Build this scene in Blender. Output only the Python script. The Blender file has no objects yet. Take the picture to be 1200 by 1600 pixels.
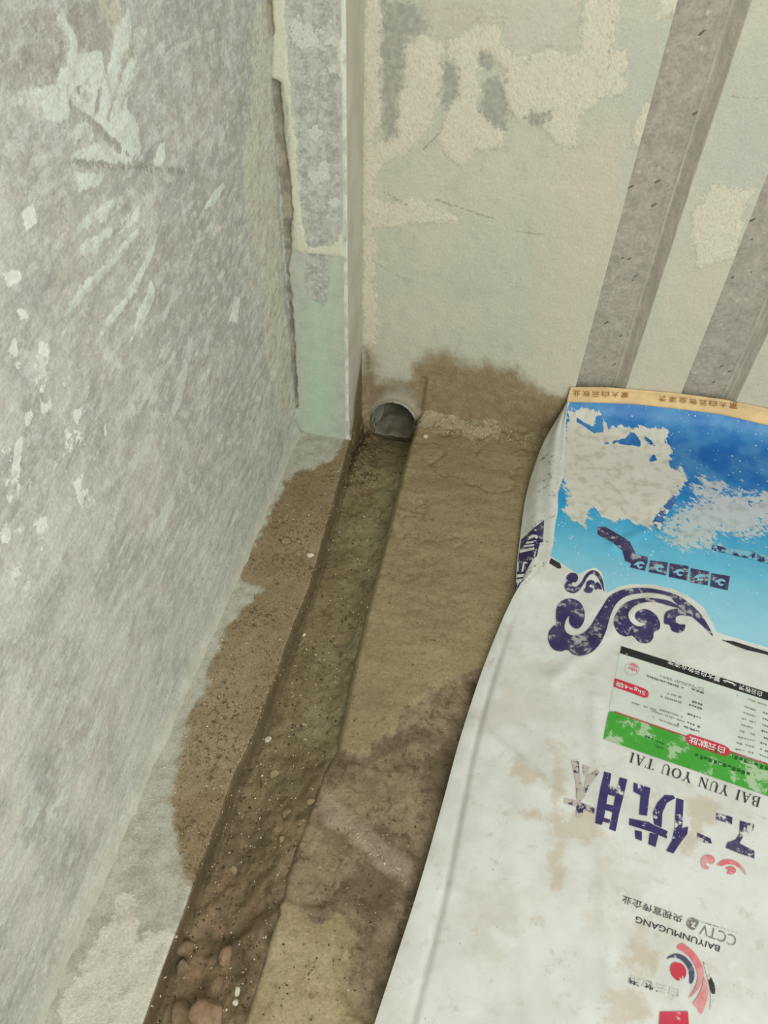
import bpy, bmesh, math, random
import numpy as np
from mathutils import Vector, Matrix
from mathutils.bvhtree import BVHTree
from mathutils.geometry import tessellate_polygon

random.seed(7); RNG = np.random.default_rng(7)
SC = bpy.context.scene
COL = SC.collection

# ------------------------------------------------------------------ camera
FPX = 1150.0                                    # focal length in pixels of the 1200x1600 frame
def _n(v):
    v = np.array(v, float); return v/np.linalg.norm(v)
_D = _n((-47, 1115, FPX)); _Y = np.array((320, -1120, FPX), float)
_Y = _n(_Y-_D*(_Y@_D)); _Z = -_D; _X = np.cross(_Y, _Z)
CM = np.array([_X, _Y, _Z])                      # camera (right, down, forward) -> world
CAM = np.array([0.2748, -1.267, 1.0])
cd = bpy.data.cameras.new('camera'); cam = bpy.data.objects.new('camera', cd); COL.objects.link(cam)
cd.sensor_fit = 'VERTICAL'; cd.sensor_height = 36; cd.sensor_width = 27; cd.lens = FPX/1600*36
cd.clip_start = 0.02
mw = np.eye(4); mw[:3, 0] = CM[:, 0]; mw[:3, 1] = -CM[:, 1]; mw[:3, 2] = -CM[:, 2]; mw[:3, 3] = CAM
cam.matrix_world = Matrix(mw.tolist())
SC.camera = cam

# ------------------------------------------------------------------ light
w = bpy.data.worlds.new('world'); SC.world = w; w.use_nodes = True
w.node_tree.nodes['Background'].inputs[0].default_value = (1.0, 1.0, 0.97, 1)
w.node_tree.nodes['Background'].inputs[1].default_value = 0.86
def area(name, loc, target, sx, sy, power, col):
    l = bpy.data.lights.new(name, 'AREA'); l.shape = 'RECTANGLE'; l.size = sx; l.size_y = sy; l.energy = power; l.color = col
    o = bpy.data.objects.new(name, l); COL.objects.link(o); o.location = loc
    d = Vector(target)-Vector(loc); o.rotation_euler = d.to_track_quat('-Z', 'Y').to_euler()
    return o
area('added_soft_light', (1.2, -2.7, 1.8), (0.0, -0.5, 0.3), 1.8, 1.5, 48, (1.0, 1.0, 0.95))  # added area light that brightens the corner; no window is seen there
SC.view_settings.view_transform = 'Standard'; SC.view_settings.look = 'None'
SC.view_settings.exposure = -0.06; SC.view_settings.gamma = 1.0; SC.view_settings.use_curve_mapping = False

# ------------------------------------------------------------------ helpers
def ray(px, py): return CM@np.array([px-600.0, py-800.0, FPX])
def at(px, py, ax, val):                         # the point of a plane (x, y or z = val) seen at a photo pixel
    r = ray(px, py); i = 'xyz'.index(ax); return CAM+r*((val-CAM[i])/r[i])
def pl(pts, ax, val, chart):                     # measured outline -> plane coordinates
    i, j = ['xyz'.index(c) for c in chart]
    return np.array([[at(a, b, ax, val)[i], at(a, b, ax, val)[j]] for a, b in pts])
def sdf_poly(P, poly):                           # signed distance, positive inside
    d = np.full(len(P), 1e9); ins = np.zeros(len(P), bool); n = len(poly)
    for k in range(n):
        a = poly[k]; b = poly[(k+1) % n]; e = b-a; v = P-a
        t = np.clip((v@e)/max(e@e, 1e-12), 0, 1); q = v-t[:, None]*e
        d = np.minimum(d, (q*q).sum(1))
        c = ((a[1] > P[:, 1]) != (b[1] > P[:, 1])) & (P[:, 0] < (b[0]-a[0])*(P[:, 1]-a[1])/((b[1]-a[1]) if b[1] != a[1] else 1e-12)+a[0])
        ins ^= c
    d = np.sqrt(d); return np.where(ins, d, -d)
def sdf_caps(P, a, b, r0, r1=None):
    r1 = r0 if r1 is None else r1
    a = np.array(a); b = np.array(b); e = b-a; t = np.clip(((P-a)@e)/max(e@e, 1e-12), 0, 1)
    return (r0+(r1-r0)*t)-np.linalg.norm(P-a-t[:, None]*e, axis=1)
def union(P, polys):
    d = np.full(len(P), -1.0)
    for q in polys: d = np.maximum(d, sdf_poly(P, q))
    return d
def vnoise(x, y, seed=0):
    xi = np.floor(x).astype(np.int64); yi = np.floor(y).astype(np.int64); fx = x-xi; fy = y-yi
    def h(a, b):
        n = (a*374761393+b*668265263+seed*974711) & 0xffffffff
        n = ((n ^ (n >> 13))*1274126177) & 0xffffffff
        return ((n ^ (n >> 16)) & 0xffff)/65535.0
    u = fx*fx*(3-2*fx); v = fy*fy*(3-2*fy)
    return (h(xi, yi)*(1-u)+h(xi+1, yi)*u)*(1-v)+(h(xi, yi+1)*(1-u)+h(xi+1, yi+1)*u)*v-0.5
def fbm(x, y, sc, oct=4, seed=0):
    s = 0; a = 1.0; f = sc
    for k in range(oct):
        s = s+a*vnoise(x*f, y*f, seed+k*17); a *= 0.5; f *= 2.03
    return s
def grid_faces(nu, nv, flip=False):
    i = np.arange(nv-1)[:, None]*nu+np.arange(nu-1)[None, :]
    q = np.stack([i, i+1, i+1+nu, i+nu], -1).reshape(-1, 4)
    return q[:, ::-1] if flip else q
def mesh_np(name, V, F, mat=None, parent=None, smooth=True, attrs=None):
    me = bpy.data.meshes.new(name); V = np.asarray(V, np.float32); F = np.asarray(F, np.int32)
    me.vertices.add(len(V)); me.vertices.foreach_set('co', V.ravel())
    k = F.shape[1]; me.loops.add(F.size); me.loops.foreach_set('vertex_index', F.ravel().copy())
    me.polygons.add(len(F)); me.polygons.foreach_set('loop_start', np.arange(0, F.size, k, dtype=np.int32))
    me.update(calc_edges=True); me.validate()
    if smooth: me.polygons.foreach_set('use_smooth', np.ones(len(me.polygons), bool))
    for nme, arr in (attrs or {}).items():
        a = me.attributes.new(nme, 'FLOAT', 'POINT'); a.data.foreach_set('value', np.asarray(arr, np.float32))
    if mat: me.materials.append(mat)
    o = bpy.data.objects.new(name, me); COL.objects.link(o)
    if parent: o.parent = parent
    return o
def bm_obj(name, bm, mat=None, parent=None, smooth=False):
    me = bpy.data.meshes.new(name); bm.to_mesh(me); bm.free()
    if smooth: me.polygons.foreach_set('use_smooth', np.ones(len(me.polygons), bool))
    if mat: me.materials.append(mat)
    o = bpy.data.objects.new(name, me); COL.objects.link(o)
    if parent: o.parent = parent
    return o
def tag(o, label=None, cat=None, group=None, kind=None):
    for k, v in (('label', label), ('category', cat), ('group', group), ('kind', kind)):
        if v: o[k] = v
    return o
def lin(c): return tuple((v/255/12.92 if v <= 10 else ((v/255+0.055)/1.055)**2.4) for v in c)+(1.0,)

# ------------------------------------------------------------------ node helper
class NM:
    def __init__(s, name, rough=0.85):
        s.m = bpy.data.materials.new(name); s.m.use_nodes = True; s.t = s.m.node_tree; s.b = s.t.nodes['Principled BSDF']
        s.b.inputs['Roughness'].default_value = rough; s.b.inputs['Specular IOR Level'].default_value = 0.25
        s.co = s.t.nodes.new('ShaderNodeTexCoord').outputs['Object']
    def _in(s, sock, v):
        if isinstance(v, bpy.types.NodeSocket): s.t.links.new(v, sock)
        elif v is not None: sock.default_value = v
    def attr(s, n):
        a = s.t.nodes.new('ShaderNodeAttribute'); a.attribute_name = n; return a.outputs['Fac']
    def map(s, scale=(1, 1, 1), rot=(0, 0, 0), loc=(0, 0, 0), v=None):
        m = s.t.nodes.new('ShaderNodeMapping'); s._in(m.inputs[0], v or s.co)
        m.inputs['Scale'].default_value = scale; m.inputs['Rotation'].default_value = rot; m.inputs['Location'].default_value = loc
        return m.outputs[0]
    def rotmap(s, rot, scale):                   # rotate first, then stretch
        return s.map(scale=scale, v=s.map(rot=rot))
    def noise(s, sc, det=4, ro=0.55, v=None, dist=0.0):
        n = s.t.nodes.new('ShaderNodeTexNoise'); s._in(n.inputs['Vector'], v or s.co)
        n.inputs['Scale'].default_value = sc; n.inputs['Detail'].default_value = det; n.inputs['Roughness'].default_value = ro
        n.inputs['Distortion'].default_value = dist; return n.outputs['Fac']
    def voro(s, sc, v=None, out='Distance', rnd=1.0):
        n = s.t.nodes.new('ShaderNodeTexVoronoi'); s._in(n.inputs['Vector'], v or s.co); n.inputs['Scale'].default_value = sc
        n.inputs['Randomness'].default_value = rnd; return n.outputs[out]
    def ma(s, op, a, b=None, c=None):
        n = s.t.nodes.new('ShaderNodeMath'); n.operation = op
        s._in(n.inputs[0], a); s._in(n.inputs[1], b); s._in(n.inputs[2], c); return n.outputs[0]
    def sm(s, v, lo, hi, a=0.0, b=1.0):
        n = s.t.nodes.new('ShaderNodeMapRange'); n.interpolation_type = 'SMOOTHSTEP'
        s._in(n.inputs['Value'], v); n.inputs['From Min'].default_value = lo; n.inputs['From Max'].default_value = hi
        n.inputs['To Min'].default_value = a; n.inputs['To Max'].default_value = b; return n.outputs[0]
    def mix(s, f, a, b):
        n = s.t.nodes.new('ShaderNodeMix'); n.data_type = 'RGBA'; s._in(n.inputs[0], f)
        for k, c in ((6, a), (7, b)):
            s._in(n.inputs[k], lin(c) if isinstance(c, tuple) and len(c) == 3 else c)
        return n.outputs[2]
    def edge(s, name, amp, soft, sc=40, det=6, off=0.0, v=None, ro=0.6):   # ragged outline from a distance attribute
        nz = s.ma('ADD', s.ma('MULTIPLY', s.noise(sc, det, ro, v), 0.6), s.ma('MULTIPLY', s.noise(sc*3.1, 6, 0.7, v), 0.4))
        d = s.ma('ADD', s.attr(name), s.ma('MULTIPLY', s.ma('SUBTRACT', nz, 0.5), amp*2.0))
        return s.sm(d, off-soft, off+soft)
    def grain(s, c, k=0.1, sc=260):                # fine light and dark mottling of the surface itself
        g = s.noise(sc, 6, 0.7); n = s.t.nodes.new('ShaderNodeMix'); n.data_type = 'RGBA'; n.blend_type = 'MULTIPLY'; n.inputs[0].default_value = 1.0
        s._in(n.inputs[6], c); v = s.sm(g, 0.28, 0.72, 1-k, 1+k*0.55); cc = s.t.nodes.new('ShaderNodeCombineColor')
        for i in range(3): s._in(cc.inputs[i], v)
        s._in(n.inputs[7], cc.outputs[0]); return n.outputs[2]
    def bump(s, h, dist=0.002, st=1.0, prev=None):
        n = s.t.nodes.new('ShaderNodeBump'); n.inputs['Distance'].default_value = dist; n.inputs['Strength'].default_value = st
        s._in(n.inputs['Height'], h)
        if prev: s._in(n.inputs['Normal'], prev)
        return n.outputs[0]
    def done(s, col, nrm=None, rough=None):
        s._in(s.b.inputs['Base Color'], lin(col) if isinstance(col, tuple) else col)
        if nrm: s._in(s.b.inputs['Normal'], nrm)
        if rough is not None: s._in(s.b.inputs['Roughness'], rough)
        return s.m

# ================================================================== BACK WALL
# The plane y = 0, with two recessed chases; chart = (x, z)
CH = [(0.4405, 0.5355), (0.6415, 0.745)]; CHD = 0.019
def back_poly(pts): return pl(pts, 'y', 0.0, 'xz')
cream = [
 [(640,62),(655,55),(690,65),(695,95),(690,135),(680,180),(665,205),(640,235),(615,250),(590,262),(570,262),(570,222),(600,218),(620,215),(620,150),(632,130),(632,80)],
 [(568,0),(596,0),(597,90),(594,200),(580,218),(566,225)],
 [(700,68),(760,18),(785,30),(790,72),(830,86),(850,78),(906,82),(908,0),(968,0),(960,80),(980,75),(975,150),(935,152),(912,180),(897,232),(872,228),(832,185),(812,192),(795,172),(783,135),(790,112),(775,92),(755,82),(747,97),(752,140),(745,170),(762,188),(787,206),(785,230),(742,236),(716,258),(698,246),(685,216),(695,180),(716,146),(716,112),(697,97)],
 [(1008,160),(1030,158),(1012,232),(985,230),(992,190)], [(1026,0),(1066,0),(1060,20),(1030,22)],
 [(574,318),(640,310),(690,325),(720,345),(640,352),(576,358)], [(566,222),(582,222),(590,300),(586,420),(592,520),(578,560),(566,540)],
 [(1110,290),(1175,296),(1160,345),(1150,400),(1088,420),(1080,330)]]
dgrey = [
 [(598,0),(640,5),(675,38),(660,54),(634,60),(631,125),(620,150),(618,215),(600,222),(594,120)],
 [(748,78),(762,76),(770,95),(765,108),(752,100)],
 [(753,130),(775,118),(790,125),(786,150),(795,172),(792,205),(770,192),(752,185),(750,160)],
 [(693,95),(712,90),(715,145),(697,175),(690,155)], [(832,170),(858,175),(862,195),(830,195),(820,185)]]
smooth = [[(782,0),(906,0),(904,80),(850,70),(830,83),(795,74),(786,45)], [(655,0),(782,0),(785,40),(740,35),(700,62),(672,58),(668,20)]]
damp_b = [[(560,600),(566,560),(574,540),(586,570),(588,600),(600,596),(640,592),(646,566),(670,556),(700,552),(735,572),(760,568),(780,578),(810,574),(825,598),(848,612),(880,620),(905,632),(930,700),(930,800),(540,800),(540,680)]]
pipe_halo = [[(592,622),(604,608),(626,604),(644,614),(652,634),(650,652),(580,652),(582,636)]]
bluish = [[(960,70),(1060,30),(1000,330),(965,300),(985,160),(965,150)], [(1130,90),(1300,90),(1300,300),(1160,300),(1090,300)], [(640,0),(660,0),(668,28),(645,30)]]
warm = [[(860,230),(980,160),(1005,250),(960,420),(900,600),(860,620),(840,500),(850,300)], [(1080,380),(1150,400),(1110,560),(1080,640),(985,640),(1000,560)], [(1185,500),(1400,400),(1400,900),(1160,640)]]

xs = np.unique(np.concatenate([np.arange(-0.135, 0.9, 0.0032), np.arange(0.9, 1.5, 0.01)] + [[a-0.0004, a+0.0006]+list(np.linspace(b-0.028, b+0.0005, 16)) for a, b in CH]))
zs = np.arange(-0.12, 1.05, 0.0032)
X, Z = np.meshgrid(xs, zs); x = X.ravel(); z = Z.ravel(); P = np.stack([x, z], 1)
A = {'cream': union(P, [back_poly(q) for q in cream]), 'dgrey': union(P, [back_poly(q) for q in dgrey]),
     'smooth': union(P, [back_poly(q) for q in smooth]), 'damp': union(P, [back_poly(q) for q in damp_b]),
     'halo': union(P, [back_poly(q) for q in pipe_halo]), 'bluish': union(P, [back_poly(q) for q in bluish]), 'warm': union(P, [back_poly(q) for q in warm])}
rec = np.zeros(len(x)); chase = np.full(len(x), -1.0)
for k, (a, b) in enumerate(CH):
    a2 = a+0.0016*fbm(z, z*0, 30, 3, 3+k); b2 = b+0.002*fbm(z, z*0, 14, 3, 9+k)
    inside = (x > a) & (x < b); rec = np.maximum(rec, inside*1.0); chase = np.maximum(chase, np.minimum(x-a, b-x))
relief = 0.0016*fbm(x, z, 9, 4, 1)+0.0008*fbm(x, z, 60, 3, 2)
sstep = lambda v, a, b: np.clip((v-a)/(b-a), 0, 1)**2*(3-2*np.clip((v-a)/(b-a), 0, 1))
ridge = sstep(A['cream']+0.006*fbm(x, z, 60, 3, 4), -0.002, 0.003)*0.0014+sstep(A['smooth'], -0.001, 0.002)*0.001
y = -(relief+ridge)
yc = CHD+0.0025*fbm(x, z, 25, 4, 11)+0.0012*fbm(x, z, 110, 2, 12)
for a, b in CH:                                  # right flank slopes, with a small trowelled ridge at its foot
    k = (x > b-0.03) & (x < b); f_ = np.clip((b-x)/0.020, 0, 1); yc = np.where(k, yc*f_-0.0014*np.exp(-((x-(b-0.021))/0.0022)**2), yc)
y = np.where(rec > 0, yc, y)
# trowelled groove right of the pipe and the rough rim above it
g0, g1 = pl([(662, 594), (655, 640)], 'y', 0, 'xz')
y += 0.007*sstep(sdf_caps(P, g0, g1, 0.007), -0.003, 0.004)
HC = (0.0735, -0.034); HR = (0.0505, 0.0575)     # drain opening: centre and half sizes (the pipe is slightly out of round with mortar)
rr = np.sqrt(((x-HC[0])/HR[0])**2+((z-HC[1])/HR[1])**2)
keep_v = rr > 1.0
y -= 0.004*np.exp(-((rr-1.12)/0.14)**2)
# muddy build-up in the corner left of the pipe
y -= 0.016*np.exp(-((x-0.004)/0.012)**2)*sstep(-z, -0.06, 0.02)*(0.7+0.9*fbm(x, z, 60, 3, 31))
F = grid_faces(len(xs), len(zs), flip=False)
fc = keep_v[F].sum(1) > 0
V = np.stack([x, y, z], 1)
# pull the vertices just inside the opening back onto its rim
ins = (~keep_v) & (rr > 0.6)
ang = np.arctan2((z-HC[1])/HR[1], (x-HC[0])/HR[0])
V[ins, 0] = HC[0]+HR[0]*np.cos(ang[ins]); V[ins, 2] = HC[1]+HR[1]*np.sin(ang[ins])

def mat_back():
    n = NM('stripped_plaster_back', 0.9)
    big = n.noise(5, 5, 0.6); mid = n.noise(28, 6, 0.65); fine = n.noise(160, 5, 0.6)
    c = n.mix(n.sm(big, 0.35, 0.65), (185, 189, 169), (195, 193, 174))
    c = n.mix(n.sm(mid, 0.48, 0.72, 0, 0.55), c, (171, 174, 160))
    c = n.mix(n.ma('MULTIPLY', n.edge('warm', 0.05, 0.04, 9), 0.65), c, (198, 189, 168))
    c = n.mix(n.ma('MULTIPLY', n.edge('bluish', 0.05, 0.02, 12), 0.7), c, (182, 186, 172))
    # cream plaster with short scratch marks
    scr = n.noise(1, 4, 0.65, n.rotmap((0, 0.5, 0), (330, 90, 120)))
    ccol = n.mix(n.sm(scr, 0.48, 0.7), (207, 203, 182), (190, 185, 164))
    mc = n.edge('cream', 0.05, 0.002, 34, 8, ro=0.68)
    c = n.mix(mc, c, ccol)
    ms = n.edge('smooth', 0.012, 0.0015, 45, 5)
    c = n.mix(ms, c, n.mix(n.sm(big, 0.4, 0.6), (190, 185, 166), (194, 191, 175)))
    md = n.edge('dgrey', 0.04, 0.006, 45, 7, ro=0.7)
    c = n.mix(n.ma('MULTIPLY', md, n.sm(n.noise(120, 5, 0.7), 0.3, 0.62, 0.35, 1)), c, (153, 154, 142))
    # pin holes and scuffs
    sp = n.ma('MULTIPLY', n.sm(n.voro(95), 0.0, 0.12, 1, 0), n.sm(n.noise(11, 3), 0.5, 0.62))
    c = n.mix(n.ma('MULTIPLY', sp, 0.55), c, (112, 108, 94))
    # chases: bare mortar with stones
    ch = n.sm(n.attr('chase'), -0.0008, 0.0004)
    m1 = n.mix(n.sm(n.noise(45, 6, 0.7), 0.3, 0.7), (156, 150, 136), (176, 170, 155))
    st = n.voro(55, n.map((1, 1, 0.75)), rnd=1.0)
    m1 = n.mix(n.ma('MULTIPLY', n.sm(st, 0.08, 0.2, 1, 0), n.sm(n.noise(23, 2), 0.46, 0.56)), m1, (188, 184, 174))
    dk = n.ma('MULTIPLY', n.sm(n.ma('ADD', n.voro(34, n.rotmap((0, 0.7, 0), (0.8, 1, 2.0))), n.ma('MULTIPLY', n.noise(160, 4, 0.7), 0.22)), 0.22, 0.27, 1, 0), n.sm(n.noise(27, 2), 0.42, 0.47))
    m1 = n.mix(n.ma('MULTIPLY', dk, 0.85), m1, (90, 84, 74))
    m1 = n.grain(m1, 0.16, 150)
    m1 = n.mix(n.sm(n.attr('flank'), -0.001, 0.001), m1, n.mix(n.sm(n.noise(1, 4, 0.6, n.map((120, 1, 14))), 0.4, 0.6), (180, 175, 158), (168, 163, 148)))
    c = n.mix(n.ma('MULTIPLY', n.edge('crack', 0.006, 0.0008, 130), 0.5), c, (132, 126, 110))
    c = n.mix(ch, c, m1)
    c = n.grain(c, 0.10, 240)
    # damp
    dz = n.edge('damp', 0.05, 0.018, 16, 6)
    dc = n.mix(n.sm(n.noise(40, 6, 0.7), 0.35, 0.7), (136, 121, 92), (154, 140, 112))
    c = n.mix(dz, c, n.grain(dc, 0.2, 200))
    c = n.mix(n.ma('MULTIPLY', n.edge('halo', 0.03, 0.012, 30), 0.55), c, (172, 170, 156))
    b = n.bump(n.ma('ADD', n.ma('MULTIPLY', scr, n.ma('MULTIPLY', mc, -0.7)), fine), 0.0022, 0.55)
    b = n.bump(mid, 0.004, 0.4, b)
    return n.done(c, b, n.sm(dz, 0, 1, 0.9, 0.55))
flank = np.full(len(x), -1.0)
for a, b in CH: flank = np.maximum(flank, np.minimum(x-(b-0.0215), b+0.001-x))
def bl(a, b): q = at(a, b, 'y', 0); return np.array([q[0], q[2]])
crack = np.full(len(x), -1.0)
for (p0, p1, rr_) in [((680,312),(772,342),.0016),((575,405),(640,440),.001),((963,5),(952,60),.0012),((955,60),(950,110),.001),((1140,150),(1200,155),.001),((800,360),(880,372),.001),((690,205),(660,235),.0014),((600,300),(640,322),.0012)]:
    crack = np.maximum(crack, sdf_caps(P, bl(*p0), bl(*p1), rr_))
A2 = dict(A); A2['chase'] = chase; A2['flank'] = flank; A2['crack'] = crack
wall_back = mesh_np('wall_back', V, F[fc], mat_back(), attrs=A2)
tag(wall_back, 'cream and grey stripped plaster wall behind the drain opening', 'wall', kind='structure')

# ================================================================== LEFT WALL
# The plane x = XL, facing right; chart = (y, z)
XL = -0.112; YP = -0.12
def left_poly(pts): return pl(pts, 'x', XL, 'yz')
ys = np.arange(-1.75, YP+0.004, 0.0034); zs = np.arange(-0.02, 1.1, 0.0034)
Yg, Zg = np.meshgrid(ys, zs); yy = Yg.ravel(); z = Zg.ravel(); P = np.stack([yy, z], 1)
def lp(px, py): q = at(px, py, 'x', XL); return np.array([q[1], q[2]])
h2 = lambda pts: [(a/2, b/2) for a, b in pts]
pale_polys = [h2(q) for q in (
 [(50,290),(95,280),(175,270),(220,320),(215,370),(190,388),(150,370),(135,325),(100,320),(60,330)], [(180,262),(205,205),(240,165),(325,165),(330,230),(310,255),(255,265),(215,300)],
 [(180,40),(205,60),(250,125),(245,175),(215,190),(225,130),(185,80)], [(400,25),(415,80),(405,150),(370,200),(345,260),(330,250),(350,180),(360,110)],
 [(225,310),(330,240),(400,190),(440,165),(440,200),(415,260),(400,330),(435,390),(440,480),(420,495),(330,420),(280,370)], [(225,405),(270,380),(310,410),(300,430),(240,450)],
 [(320,435),(370,480),(420,500),(400,530),(330,510),(270,500),(220,510),(225,485)], [(240,540),(330,545),(320,570),(250,605)], [(235,740),(240,710),(350,620),(390,615),(380,650),(270,720)],
 [(245,790),(260,760),(380,690),(440,640),(440,690),(400,710),(280,815)], [(190,1000),(250,890),(330,820),(440,700),(435,730),(340,850),(270,920)], [(315,1050),(330,1000),(400,920),(490,730),(490,770),(430,900),(360,1000)],
 [(405,1075),(430,980),(470,870),(485,900),(465,980)], [(630,660),(660,600),(690,570),(700,580),(665,640)], [(480,520),(490,460),(515,450),(515,490),(500,520)], [(718,1000),(733,930),(750,930),(742,1010)],
 [(370,1370),(375,1310),(430,1210),(442,1225),(410,1290)], [(430,1160),(480,1190),(497,1250),(480,1270),(450,1240)], [(300,1060),(350,1090),(395,1150),(390,1175),(350,1160)], [(520,1340),(560,1190),(590,1060),(618,1060),(590,1140),(570,1260)],
 [(380,1480),(420,1430),(440,1370),(485,1345),(470,1420),(420,1460)], [(290,1730),(310,1690),(350,1620),(365,1610),(340,1700),(305,1745)], [(275,2000),(280,1950),(315,1940),(310,1990),(295,2015)], [(360,2020),(395,1960),(415,1940),(400,1990),(370,2035)],
 [(240,2380),(280,2280),(320,2230),(320,2250),(290,2330),(260,2400)], [(60,2160),(90,2080),(105,2070),(85,2140)], [(150,2540),(210,2440),(240,2420),(200,2510)], [(60,2600),(110,2480),(130,2480),(100,2580)], [(0,2700),(60,2600),(80,2610),(20,2760)], [(455,1710),(470,1640),(530,1560),(545,1570),(500,1680)])]
dark_caps = [(135,140,132,155,2),(160,132,152,175,2),(195,100,170,185,2.2),(217,95,190,175,2),(110,160,210,247,2.2),(112,232,150,208,1.8),(118,372,200,312,1.8),(135,407,205,340,2),(375,235,388,290,1.5),(300,430,292,470,1.6)]
flake_polys = [h2(q) for q in ([(120,1245),(140,1265),(155,1245),(162,1270),(140,1297),(125,1280)], [(220,1280),(262,1270),(240,1332)], [(45,1380),(68,1368),(60,1470),(35,1478)], [(65,665),(105,640),(120,700),(85,718)], [(118,1060),(147,1070),(142,1122),(118,1110)],
 [(98,1190),(116,1178),(112,1212)], [(5,1490),(30,1500),(15,1520)], [(45,1505),(70,1520),(55,1545)], [(85,1490),(100,1500),(92,1530)], [(20,1550),(40,1540),(30,1570)], [(320,1330),(335,1320),(330,1370)], [(10,850),(60,840),(70,870),(20,900)], [(40,960),(90,980),(60,1000)], [(20,1100),(40,1060),(50,1120)], [(190,1200),(205,1190),(205,1215)])]
pale = np.full(len(P), -1.0)
for q in pale_polys[:16]: pale = np.maximum(pale, sdf_poly(P, left_poly(q)))
pale3 = union(P, [left_poly(q) for q in pale_polys[16:]])
for a, b, c, d, r0 in dark_caps: pale = np.minimum(pale, -sdf_caps(P, lp(a, b), lp(c, d), r0*0.0012))
flk = union(P, [left_poly(q) for q in flake_polys])
sdir = lp(232, 412)-lp(158, 522); sdir /= np.linalg.norm(sdir)
pale2 = np.full(len(P), -1.0)
for k in range(420):
    cpt = np.array([RNG.uniform(-1.4, -0.28), RNG.uniform(0.0, 0.85)]); th = RNG.normal(0, 0.16)
    d = np.array([sdir[0]*math.cos(th)-sdir[1]*math.sin(th), sdir[0]*math.sin(th)+sdir[1]*math.cos(th)])
    L = RNG.uniform(0.008, 0.05); r = RNG.uniform(0.001, 0.0045)
    pale2 = np.maximum(pale2, sdf_caps(P, cpt-d*L, cpt+d*L, r*0.5, r))
dark_l = [[(105,20),(140,0),(182,5),(180,50),(172,78),(135,80),(110,62)], [(0,30),(85,15),(105,60),(102,110),(60,138),(10,135),(-20,120)],[(98,140),(112,150),(215,248),(205,250),(110,168)]]
cream_l = [[(400,0),(420,0),(428,200),(440,420),(462,640),(440,660),(415,560),(408,420),(382,330),(380,240),(395,150)], [(150,0),(185,0),(200,60),(205,100),(195,95)],]
edgez = [[(0,540),(130,560),(160,760),(60,900),(-40,900),(-40,500)], [(-40,600),(150,700),(120,800),(-40,800)]]
mint = [[(330,760),(440,600),(470,660),(440,720),(390,860),(300,1040),(240,1200),(190,1200),(260,980)]]
groove = sdf_caps(P, lp(118, 252), lp(285, 268), 0.0022)
A = {'palec': pale3, 'flk': flk, 'near': np.clip((-yy-0.45)/0.5, 0, 1), 'pale': pale, 'paleb': pale2, 'dark': union(P, [left_poly(q) for q in dark_l]), 'creaml': union(P, [left_poly(q) for q in cream_l]),
     'flake': union(P, [left_poly(q) for q in edgez]), 'mint': union(P, [left_poly(q) for q in mint]), 'groove': groove, 'zz': z}
u1 = yy*sdir[0]+z*sdir[1]; u2 = -yy*sdir[1]+z*sdir[0]
xx = XL+0.003*fbm(yy, z, 5, 4, 41)+0.0016*fbm(u1*0.35, u2, 60, 3, 42)+0.0008*sstep(pale+0.006*fbm(yy, z, 90, 3, 5), -0.002, 0.003)
xx -= 0.0016*sstep(groove+0.006*fbm(yy, z, 80, 2, 6), -0.001, 0.003)
xx += 0.016*np.exp(-np.clip(z, 0, 1)/0.012)                      # cove at the foot of the wall
xx = np.where(yy > YP-0.004, np.minimum(xx, XL+0.001), xx)
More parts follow.
